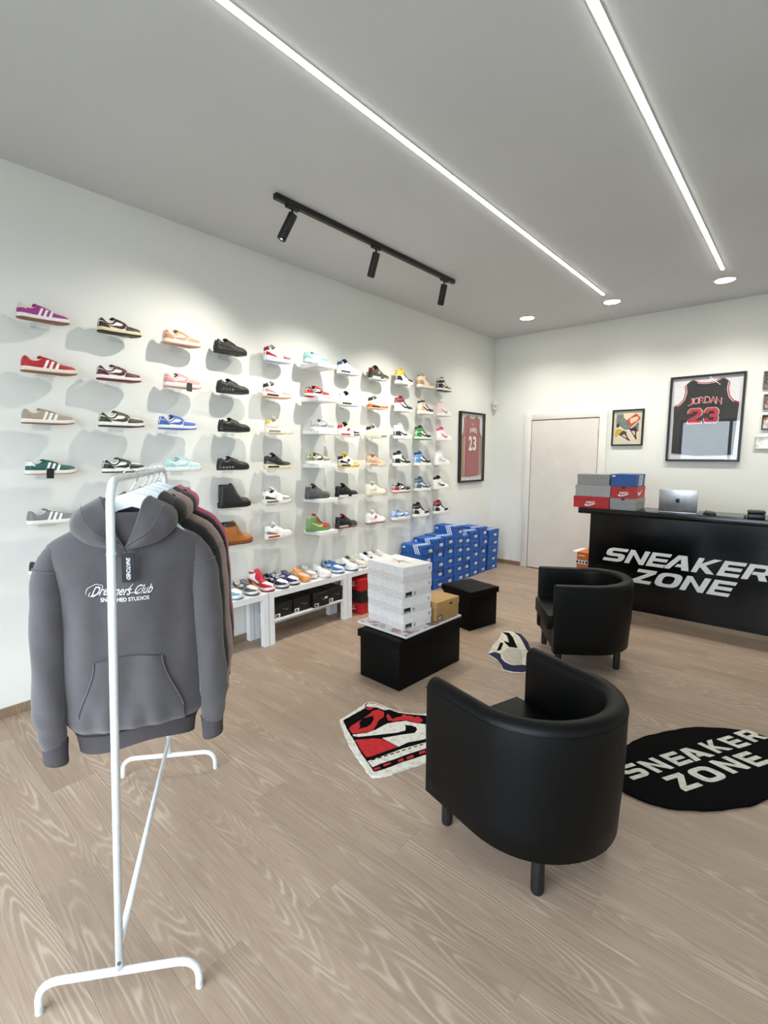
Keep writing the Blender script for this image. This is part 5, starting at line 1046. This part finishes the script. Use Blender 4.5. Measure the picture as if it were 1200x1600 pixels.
# ================================================================== RUGS
def rug_piece(t, nm, pts, z, m, d=.002, wob=.0):
    c = t.location; pts = [(x-c.x, y-c.y) for x, y in pts]
    if wob:
        n = max(40, len(pts)*6); pts = resample(pts+[pts[0]], n)[:-1]; pts = [(x+random.uniform(-wob, wob), y+random.uniform(-wob, wob)) for x, y in pts]
    return put(nm, prism_me(pts, 0, d), t, (0, 0, z), m=m)
RW = mat('#d9d5ca', .95, 'pile'); RR = mat('#b81a1f', .95, 'pile'); RK = mat('#050506', .95, 'pile', spec=.1); RNV = mat('#0e1640', .95, 'pile'); RG = mat('#b6b2a3', .95, 'pile'); RCR = mat('#cfcab9', .95, 'pile')
t = empty('sneaker_rug', (1.95, 2.0, 0), 0, 'sneaker-shaped tufted rug in red, black and white', 'rug')
rug_piece(t, 'base', [(1.562, 1.896), (1.56, 1.932), (1.555, 2.026), (1.54, 2.145), (1.554, 2.182), (1.591, 2.197), (1.678, 2.196), (1.759, 2.199), (1.828, 2.23), (1.909, 2.291), (2.02, 2.36), (2.14, 2.40), (2.25, 2.39), (2.33, 2.32), (2.345, 2.24), (2.27, 2.10), (2.182, 1.914), (2.145, 1.826), (2.111, 1.733), (2.081, 1.677), (2.05, 1.643), (1.986, 1.668), (1.893, 1.708), (1.794, 1.751), (1.669, 1.827)], .0005, RW, .012, .003)
rug_piece(t, 'outline_patch', [(1.581, 1.906), (1.581, 2.097), (1.554, 2.122), (1.55, 2.146), (1.563, 2.172), (1.606, 2.182), (1.692, 2.181), (1.729, 2.186), (1.769, 2.188), (1.817, 2.211), (1.921, 2.275), (2.03, 2.335), (2.14, 2.375), (2.24, 2.365), (2.305, 2.30), (2.31, 2.24), (2.235, 2.13), (2.148, 1.961), (2.093, 1.822), (2.055, 1.707), (2.036, 1.677), (1.955, 1.714), (1.881, 1.746), (1.782, 1.799), (1.671, 1.852)], .0125, RK, .0012, .0015)
for nm, m, pts in (('ankle_patch', RR, [(1.672, 1.865), (1.661, 1.897), (1.66, 1.969), (1.653, 2.059), (1.641, 2.102), (1.659, 2.138), (1.703, 2.136), (1.738, 2.095), (1.74, 2.047), (1.766, 1.995), (1.787, 1.943), (1.773, 1.908), (1.722, 1.842)]),
                   ('tongue_patch', RR, [(1.583, 2.099), (1.61, 2.136), (1.626, 2.123), (1.62, 2.094), (1.594, 2.091)]),
                   ('tongue_patch', RW, [(1.565, 2.118), (1.558, 2.154), (1.597, 2.174), (1.639, 2.176), (1.706, 2.18), (1.687, 2.154), (1.634, 2.15), (1.579, 2.115)]),
                   ('vamp_patch', RR, [(1.742, 2.111), (1.735, 2.138), (1.795, 2.107), (1.798, 2.136), (1.815, 2.163), (1.809, 2.196), (1.836, 2.195), (1.856, 2.212), (1.883, 2.21), (1.89, 2.235), (1.938, 2.221), (1.941, 2.184), (1.917, 2.165), (1.88, 2.164), (1.839, 2.134), (1.818, 2.096), (1.785, 2.08)]),
                   ('quarter_patch', RW, [(1.731, 1.836), (1.779, 1.901), (1.795, 1.956), (1.797, 2.005), (1.803, 2.052), (1.836, 2.106), (1.868, 2.147), (1.92, 2.162), (1.977, 2.194), (2.065, 2.075), (2.01, 1.983), (1.997, 1.919), (1.878, 1.921), (1.942, 2.022), (1.966, 2.055), (1.983, 2.08), (1.972, 2.118), (1.951, 2.134), (1.919, 2.13), (1.885, 2.106), (1.906, 2.095), (1.926, 2.066), (1.907, 2.02), (1.865, 1.965), (1.823, 1.911), (1.769, 1.842), (1.742, 1.829)]),
                   ('heel_patch', RR, [(1.777, 1.808), (1.845, 1.887), (1.88, 1.912), (1.933, 1.915), (1.996, 1.913), (1.968, 1.832), (1.95, 1.772), (1.931, 1.736), (1.866, 1.762)]),
                   ('midsole_patch', RW, [(1.958, 1.717), (1.99, 1.807), (2.022, 1.91), (2.084, 2.048), (2.19, 2.235), (2.225, 2.20), (2.117, 2.004), (2.079, 1.911), (2.053, 1.829), (2.021, 1.745), (2.009, 1.697)]),
                   ('toe_patch', RW, [(2.02, 2.25), (2.10, 2.22), (2.20, 2.27), (2.24, 2.31), (2.18, 2.345), (2.08, 2.33)]),
                   ('sole_patch', RR, [(2.02, 1.694), (2.034, 1.724), (2.046, 1.717), (2.035, 1.684)]), ('sole_patch', RR, [(2.036, 1.748), (2.051, 1.784), (2.062, 1.781), (2.05, 1.738)]),
                   ('sole_patch', RR, [(2.069, 1.824), (2.077, 1.855), (2.094, 1.846), (2.083, 1.813)]), ('sole_patch', RR, [(2.086, 1.873), (2.1, 1.914), (2.116, 1.899), (2.101, 1.862)]), ('sole_patch', RR, [(2.11, 1.952), (2.122, 1.988), (2.137, 1.972), (2.125, 1.936)])):
    rug_piece(t, nm, pts, .0137, m, .0015)
rug_piece(t, 'ankle_patch', [(1.672, 1.949), (1.658, 1.993), (1.672, 2.031), (1.682, 2.058), (1.711, 2.033), (1.734, 1.986), (1.737, 1.946), (1.716, 1.897), (1.709, 1.922)], .0152, RK, .0012)
for k in range(9):
    f0, f1 = k/9, (k+.6)/9; a = Vector((1.968, 1.735)); b = Vector((2.09, 2.035)); p0, p1 = a.lerp(b, f0), a.lerp(b, f1); nr = Vector((.0035, -.0015))
    rug_piece(t, 'stitch_patch', [tuple(p0+nr), tuple(p1+nr), tuple(p1-nr), tuple(p0-nr)], .0152, RK, .0008)
t = empty('sneaker_rug', (1.85, 3.55, 0), 0, 'sneaker-shaped tufted rug in cream and navy, half hidden behind the chair', 'rug')
rug_piece(t, 'base', [(1.739, 3.35), (1.685, 3.512), (1.64, 3.729), (1.592, 3.872), (1.613, 3.923), (1.665, 3.949), (1.753, 3.92), (1.859, 3.806), (1.964, 3.651), (2.04, 3.56), (2.12, 3.46), (2.15, 3.37), (2.13, 3.28), (2.092, 3.224), (2.042, 3.188), (1.959, 3.17), (1.917, 3.235), (1.85, 3.301), (1.775, 3.332)], .0005, RCR, .012, .004)
for nm, m, pts in (('sole_patch', RNV, [(1.739, 3.35), (1.761, 3.42), (1.814, 3.416), (1.864, 3.337), (1.919, 3.292), (1.982, 3.279), (2.037, 3.341), (2.12, 3.37), (2.12, 3.28), (2.092, 3.224), (2.042, 3.188), (1.964, 3.175), (1.917, 3.235), (1.836, 3.312)]),
                   ('back_patch', RNV, [(1.659, 3.944), (1.753, 3.92), (1.859, 3.806), (1.964, 3.651), (1.949, 3.612), (1.854, 3.744), (1.761, 3.866)]),
                   ('check_patch', RK, [(1.597, 3.863), (1.648, 3.89), (1.727, 3.806), (1.864, 3.616), (1.798, 3.595), (1.702, 3.679), (1.755, 3.679), (1.673, 3.806)]),
                   ('lace_patch', RK, [(1.763, 3.448), (1.698, 3.635), (1.727, 3.632), (1.777, 3.486)]), ('quarter_patch', RG, [(1.81, 3.438), (1.802, 3.588), (1.905, 3.6), (2.034, 3.347), (1.977, 3.288), (1.889, 3.336)])):
    rug_piece(t, nm, pts, .0125, m, .0015, .0015)
t = empty('oval_rug', (3.263, 2.849, 0), math.atan2(.88, .47), 'oval black tufted rug lettered SNEAKER ZONE', 'rug')
oval = [(.555*math.cos(a)*(1+.012*math.sin(5*a)), .285*math.sin(a)*(1+.015*math.sin(7*a+1))) for a in [2*PI*i/72 for i in range(72)]]
put('base', prism_me([(x+random.uniform(-.003, .003), y+random.uniform(-.003, .003)) for x, y in oval], .0005, .014), t, m=RK)
for (word, xs, y0, y1) in ((SN, (-.462, .560), .030, .128), (ZN, (-.300, .350), -.115, -.008)):
    a0, a1 = word[0][1], word[-1][2]
    for i, (ch, a, b) in enumerate(word):
        f = lambda v: xs[0]+(v-a0)/(a1-a0)*(xs[1]-xs[0]); dy = random.uniform(-.006, .006)
        put('letter', letter_me(ch, f(a)+.011, f(b)-.011, y0+dy-.004, y1+dy, -.30 if i % 2 else -.2, .002), t, (0, 0, .0138), m=RW)

# ================================================================== CLOTHES RACK
Np, Fp = Vector((2.164, .442, 0)), Vector((1.262, 1.013, 0)); ax = (Fp-Np).normalized(); pp = Vector((.635, .773, 0)).normalized()
RKM = mat('#e4eaee', .3, coat=.3); TR = .0108
rk = empty('clothes_rack', tuple((Np+Fp)/2), 0, 'white tubular steel clothes rack holding five hoodies', 'clothes rack'); off = -Vector(rk.location)
def rtube(nm, pts, r=TR, parent=rk, rad=0, n=7):
    p = arc_path(pts, rad, n) if rad else [Vector(q) for q in pts]
    V, F = sweep_data([q+off for q in p], circ(r, 14)); return put(nm, me_of(V, F, None, True), parent, m=RKM)
for (c, hw) in ((Np, .2175), (Fp, .2175)):
    a, b = c-pp*hw, c+pp*hw; up = Vector((0, 0, .092)); rtube('foot', [a, a+up, b+up, b], rad=.062)
    for e in (a, b): put('foot_cap', me_of(*lathe([(.0113, 0), (.0115, .008)], 14)), rk, tuple(e+off), m=mat('#cfd4d6', .5))
Nt, Ft = Np+pp*.055+Vector((0, 0, 1.512)), Fp+pp*.045+Vector((0, 0, 1.512)); zb = Vector((0, 0, .10))
rtube('frame', [Np+zb, Nt, Ft, Fp+zb], rad=.075)
j0 = Np.lerp(Nt, .873); rtube('joint_sleeve', [j0+Vector((0, 0, -.003)), j0+Vector((0, 0, .003))], TR+.0012)
zl = Vector((0, 0, .185)); rtube('lower_bar', [Np+pp*.006+zl, Fp+pp*.005+zl], .0092)
scr = put('screw', me_of(*lathe([(.0055, 0), (.005, .003)], 12)), rk, m=mat('#8f959c', .3, metal=1)); q = -ax; scr.location = Np.lerp(Nt, .045)+off+Vector((q.x, q.y, 0))*TR+Vector((0, 0, .06)); scr.rotation_mode = 'QUATERNION'; scr.rotation_quaternion = Vector((q.x, q.y, 0)).to_track_quat('Z', 'Y')
rail = lambda f: Nt.lerp(Ft, f)

# ================================================================== HANGERS AND HOODIES
def hanger(f, rz, lab):
    p = rail(f); t = empty('hanger', (p.x, p.y, p.z-.185), rz, lab, 'hanger', 'white hangers on the rail')
    hk = [(0, 0, .135)]+[(0.0+.0, 0, .150)]+[(.024*math.sin(a)-.006*(a < .4), 0, .188-.0+(-.024*math.cos(a))) for a in [PI*.25+PI*1.25*i/14 for i in range(15)]]
    hk = [(0, 0, .125), (0, 0, .145), (.012, 0, .160)]+[(.0215*math.cos(a), 0, .185+.0215*math.sin(a)) for a in [-.9+(PI+.55)*i/14 for i in range(15)]]
    tube('hook', hk, .0019, mat('#c9ccd0', .25, metal=1), t, 8)
    top = [(-.185, -.025), (-.14, .022), (-.09, .078), (-.05, .122), (0, .138), (.05, .122), (.09, .078), (.14, .022), (.185, -.025)]
    bot = [(-.185, -.045), (-.14, -.006), (-.09, .042), (-.04, .080), (0, .092), (.04, .080), (.09, .042), (.14, -.006), (.185, -.045)]
    a = resample(top, 25); b = resample(bot, 25); V = []; F = []
    for i in range(25):
        for (q, y) in ((a[i], -.006), (a[i], .006), (b[i], .006), (b[i], -.006)): V.append((q[0], y+.012*(q[0]/.2)**2*-1, q[1]))
    for i in range(24):
        for k in range(4): F.append((4*i+k, 4*i+(k+1) % 4, 4*i+4+(k+1) % 4, 4*i+4+k))
    F += [(0, 1, 2, 3), (99, 98, 97, 96)]
    put('shoulder_board', fixn(me_of(V, F, None, False)), t, m=mat('#dfe4e8', .4)); tube('trouser_bar', [(-.165, -.004, -.022), (.165, -.004, -.022)], .005, mat('#dfe4e8', .4), t, 8)
ZW = [(.655, .170), (.700, .176), (.722, .186), (.745, .203), (.82, .207), (1.0, .204), (1.12, .200), (1.20, .206), (1.25, .220), (1.285, .228), (1.315, .212), (1.338, .175), (1.362, .128), (1.385, .095), (1.405, .074)]
ZD = [(.655, .058), (.70, .062), (.722, .070), (.745, .088), (.9, .088), (1.1, .082), (1.25, .076), (1.33, .060), (1.37, .050), (1.405, .046)]
def torso(x, z, front=True):
    w, d = interp(ZW, z), interp(ZD, z); u = max(-1, min(1, x/w)); y = d*(1-abs(u)**2.6)**.55
    amp = .0095*smooth(.70, .80, z)*(1-smooth(1.2, 1.32, z))
    fold = amp*(math.sin(x*34+z*5+1)*.6+math.sin(x*61-z*9)*.35+math.sin(x*18-z*16+.5)*.6)+.006*smooth(.70, .74, z)*(1-smooth(.76, .84, z))*math.sin(x*85+2)
    dg = .007*math.exp(-((z-1.16+.9*(.2-abs(x)))/.035)**2)*smooth(.06, .16, abs(x))
    return (-(y+(fold+dg)*(1-abs(u)**4)) if front else y+fold*.5)
def hoodie_meshes():
    M = {}
    V = []; F = []; zs = [.655, .66, .68, .698, .704, .712, .722, .733, .745, .76]+[.78+.02*i for i in range(26)]+[1.295, 1.31, 1.325, 1.338, 1.35, 1.362, 1.374, 1.386, 1.396, 1.405]; n = 64
    def ring(zz, rib):
        V = []; F = []
        for z in zz:
            w = interp(ZW, z)
            for i in range(n):
                a = 2*PI*i/n; u = math.copysign(abs(math.cos(a))**.75, math.cos(a)); x = u*w
                hs = .012*math.sin(x*17+.6)*(1-smooth(.66, .80, z))
                V.append((x, torso(x, z, a > PI), z-.6+hs))
        for k in range(len(zz)-1):
            for i in range(n): F.append((k*n+i, k*n+(i+1) % n, (k+1)*n+(i+1) % n, (k+1)*n+i))
        return me_of(V, F, None, True)
    M['body'] = ring([z for z in zs if z >= .710], False); M['hem'] = ring([z for z in zs if z <= .724], True)
    for sd in (-1, 1):
        P = [(.190, .0, 1.288), (.206, .0, 1.268), (.216, -.002, 1.235), (.222, -.004, 1.18), (.226, -.010, 1.10), (.230, -.016, 1.00), (.233, -.022, .90), (.235, -.028, .81), (.234, -.032, .745), (.231, -.034, .712), (.228, -.035, .695)]
        Rr = [.034, .044, .049, .050, .050, .049, .049, .050, .049, .043, .036]
        path = resample3(P, 40); rad = [interp([(i/10, r) for i, r in enumerate(Rr)], k/39) for k in range(40)]
        V = []; F = []; n2 = 22
        for k, (p, r) in enumerate(zip(path, rad)):
            tn = (path[min(39, k+1)]-path[max(0, k-1)]).normalized(); bx = Vector((0, -1, 0)); nx = tn.cross(bx).normalized(); by = nx.cross(tn).normalized()
            for i in range(n2):
                a = 2*PI*i/n2; f = k/39; wr = 1+.05*math.sin(3*a+f*14)*smooth(.2, .5, f)+.06*math.sin(f*55+2*a)*smooth(.72, .9, f)*(1-smooth(.95, 1, f))+.04*math.sin(f*30+a)*(1-smooth(.2, .4, f))
                q = p+nx*(math.cos(a)*r*.92*wr)+by*(math.sin(a)*r*1.05*wr); V.append((sd*q.x, q.y, q.z-.6))
        for k in range(39):
            for i in range(n2): F.append((k*n2+i, k*n2+(i+1) % n2, (k+1)*n2+(i+1) % n2, (k+1)*n2+i))
        M['sleeve', sd] = fixn(me_of(V, F, None, True))
        V = []; F = []
        for k, (z, r) in enumerate(((.712, .043), (.700, .042), (.68, .040), (.66, .039), (.640, .039), (.634, .036), (.636, .030))):
            for i in range(n2):
                a = 2*PI*i/n2; V.append((sd*(.228+math.cos(a)*r*.86), -.035+math.sin(a)*r*.75, z-.6+.006*math.cos(a)))
        for k in range(6):
            for i in range(n2): F.append((k*n2+i, k*n2+(i+1) % n2, (k+1)*n2+(i+1) % n2, (k+1)*n2+i))
        F.append(tuple(6*n2+i for i in range(n2)))
        M['cuff', sd] = fixn(me_of(V, F, None, True))
        # seam ring where the sleeve joins
        k = 4; p, r = path[k], rad[k]; tn = (path[k+1]-path[k-1]).normalized(); nx = tn.cross(Vector((0, -1, 0))).normalized(); by = nx.cross(tn).normalized()
        V, F = sweep_data([Vector((sd*(p+nx*(math.cos(a)*r*.94)+by*(math.sin(a)*r*1.07)).x, (p+nx*(math.cos(a)*r*.94)+by*(math.sin(a)*r*1.07)).y, (p+nx*(math.cos(a)*r*.94)+by*(math.sin(a)*r*1.07)).z-.6)) for a in [2*PI*i/24 for i in range(24)]], circ(.0022, 6), True)
        M['seam', sd] = me_of(V, F, None, True)
    # hood lying on the shoulders
    E_ = [(.0, -.082, 1.302), (.022, -.086, 1.345), (.042, -.080, 1.395), (.056, -.058, 1.438), (.070, -.012, 1.452), (.070, .040, 1.446), (.045, .078, 1.440), (0, .090, 1.436)]
    B_ = [(.004, -.086, 1.296), (.050, -.084, 1.302), (.100, -.078, 1.318), (.142, -.056, 1.352), (.146, .0, 1.372), (.118, .052, 1.372), (.062, .085, 1.350), (0, .10, 1.34)]
    for sd in (-1, 1):
        e = resample3(E_, 26); b = resample3(B_, 26); V = []; F = []; m = 12
        for k in range(26):
            f = k/25
            for jv in range(m):
                v = jv/(m-1); p = e[k].lerp(b[k], v); bul = .024*math.sin(PI*v**1.3)*smooth(0, .22, f)*(1-.3*smooth(.6, 1, f))
                o = Vector((p.x, p.y*1.2, 0)); o = o.normalized() if o.length > 1e-4 else Vector((0, -1, 0))
                wr = .003*math.sin(f*26+v*7)*math.sin(PI*v)
                p = p+o*(bul+wr)+Vector((0, 0, bul*.25)); V.append((sd*p.x, p.y, p.z-.6))
        F = grid_faces(26, m); base = len(V)
        for k in range(26):       # inside facing of the opening
            p = e[k]; c = Vector((0, .01, p.z)); ins = (c-p); ins.z = 0; ins = ins.normalized() if ins.length > 1e-4 else ins
            for (s1, dz) in ((0, 0), (.006, -.001), (.012, -.012), (.018, -.05), (.012, -.11)):
                q = p+ins*s1+Vector((0, 0, dz*(.35+.65*smooth(0, .3, k/25)))); V.append((sd*max(0, q.x), q.y, q.z-.6))
        F += grid_faces(26, 5, base)
        M['hood', sd] = me_of(V, F, None, True)
        V, F = sweep_data([Vector((sd*(e[k].lerp(b[k], .30).x+ .026*smooth(0, .22, k/25)*(1 if e[k].x > .001 else 0)), e[k].lerp(b[k], .30).y-.030*smooth(0, .2, k/25)*(1-smooth(.3, .6, k/25)), e[k].lerp(b[k], .30).z+.006-.6)) for k in range(1, 13)], circ(.0016, 5)); M['stitch', sd] = me_of(V, F, None, True)
    # bag of the hood hanging down the back
    V = []; F = []
    for i in range(15):
        f = i/14
        for k in range(15):
            g = 2*k/14-1; w = .125*math.sin(PI*(.22+.70*f))**.6
            V.append((g*w, .095+.055*math.sin(PI*min(1, f*1.05))*(1-g*g*.7), 1.435-.235*f-.6+.02*g*g*f))
    F = grid_faces(15, 15); M['hood_back'] = me_of(V, F, None, True)
    # pouch pocket
    V = []; F = []; nz, nx_ = 22, 26
    for i in range(nz):
        f = i/(nz-1); z = .725+(.955-.725)*f
        hw = .150 if f < .22 else .150-.055*smooth(.22, 1, f)**.8
        for k in range(nx_):
            g = 2*k/(nx_-1)-1; x = g*hw-.006; edge = .0065*(1-abs(g)**10) if f > .2 else .005
            zz = z+.010*(1-g*g)*f; V.append((x, torso(x, zz)-.0035-edge, zz-.6))
    M['pocket'] = me_of(V, grid_faces(nz, nx_), None, True)
    for sd in (-1, 1):
        pts = []
        for i in range(5, nz):
            f = i/(nz-1); z = .725+(.955-.725)*f; hw = .150-.055*smooth(.22, 1, f)**.8; x = sd*(hw-.001)-.006; pts.append(Vector((x, torso(x, z)-.006, z-.6)))
        V, F = sweep_data(pts, circ(.0024, 6)); M['pocket_edge', sd] = me_of(V, F, None, True)
    return M
def resample3(pts, n):
    P = [Vector(p) for p in pts]; d = [0]
    for i in range(1, len(P)): d.append(d[-1]+(P[i]-P[i-1]).length)
    X = [(d[i]/d[-1], P[i]) for i in range(len(P))]
    return [Vector(tuple(interp([(a, p[c]) for a, p in X], k/(n-1)) for c in range(3))) for k in range(n)]
HM = hoodie_meshes()
def hoodie(f, rz, col, hood_col, lab, dx=0.0, sc=(1, 1, 1)):
    p = rail(f)+pp*dx; t = empty('hoodie', (p.x, p.y, .6), rz, lab, 'hoodie', 'hoodies hanging on the rack'); t.scale = sc
    m = mat(col, .9, 'knit'); mr = mat(col, .9, 'rib'); mh = mat(hood_col, .9, 'knit')
    body = put('body', HM['body'], t, m=m); put('hem', HM['hem'], t, m=mr)
    for sd in (-1, 1):
        s_ = put('sleeve', HM['sleeve', sd], t, m=m); put('cuff', HM['cuff', sd], t, m=mr); put('seam', HM['seam', sd], s_, m=m)
        h = put('hood_side', HM['hood', sd], t, m=mh); put('stitching', HM['stitch', sd], h, m=mh)
    put('hood_back', HM['hood_back'], t, m=mh)
    pk = put('pouch_pocket', HM['pocket'], t, m=m)
    for sd in (-1, 1): put('pocket_edge', HM['pocket_edge', sd], pk, m=m)
    return t
RZ = math.atan2(pp.y, pp.x)
HD = [(.250, RZ+.19, '#403c3f', '#403c3f', 'grey hoodie with white chest lettering and black swing tag, nearest on the rack', -.018, (1, .9, 1)), (.45, RZ+.10, '#1c1b19', '#1c1b19', 'black-brown hoodie right behind the grey one', .004, (.94, .60, 1)),
      (.57, RZ+.06, '#a08d85', '#a08d85', 'dusty beige hoodie in the middle of the rack', .012, (.965, .60, 1)), (.70, RZ+.04, '#0d0d0e', '#0d0d0e', 'jet black hoodie before the pink one', .014, (.975, .60, 1)), (.82, RZ+.02, '#c55c82', '#c55c82', 'pink hoodie at the far end of the rack', .016, (.975, .60, 1))]
HN = ['front', 'second', 'third', 'fourth', 'fifth']
for i, (f, rz, c, hc, lab, dx, sc) in enumerate(HD):
    t = hoodie(f, rz, c, hc, lab, dx, sc); hanger(f, rz, 'white hanger holding the '+lab.split(' hoodie')[0]+' hoodie')
    if i == 0:
        WHT = mat('#e6e6ea', .6)
        for (txt, x0, x1, z0, z1, sh_, bd_) in (('Dreamers Club', -.098, .066, 1.158, 1.186, .45, .0), ('SNATCHED STUDIOS', -.074, .060, 1.138, 1.150, 0, .012)):
            me = text_me(txt, x0, x1, z0, z1, .0012, sh_, bd_)
            for v in me.vertices:
                x, z, d = v.co.x, v.co.y, v.co.z; v.co = Vector((x, torso(x, z)-.0012-d, z-.6))
            put('chest_lettering', me, t, m=WHT)
        for pts in ([(-.112, 1.166), (-.108, 1.182), (-.085, 1.194), (-.066, 1.188), (-.070, 1.170), (-.092, 1.156), (-.106, 1.160), (-.100, 1.170)], [(.018, 1.190), (.006, 1.176), (.010, 1.164), (.026, 1.164), (.040, 1.176)]):
            tube('lettering_flourish', [(x, torso(x, z)-.002, z-.6) for x, z in resample(pts, 22)], .0009, WHT, t, 5)
        tgx = .012; y0 = -.112
        cord = tube('tag_cord', [(.0, -.090, .700), (.006, -.102, .694), (tgx, y0, .684)], .0011, BLACK, t, 6)
        tg = box('swing_tag', t, (-.0180, .0180, -.0009, .0009, -.088, 0), mat('#14171c', .5, 'card'), .0003, 1); tg.location = (tgx, y0, .688); tg.rotation_euler = (0.03, math.radians(2), .05)
        me = text_me('SNATCHED', 0, .066, -.0055, .0055, .0006, .2, .02); o = put('tag_lettering', me, tg, m=WHT); stand(o, (0, -.0010, -.012), (0, 0, -1), (1, 0, 0))
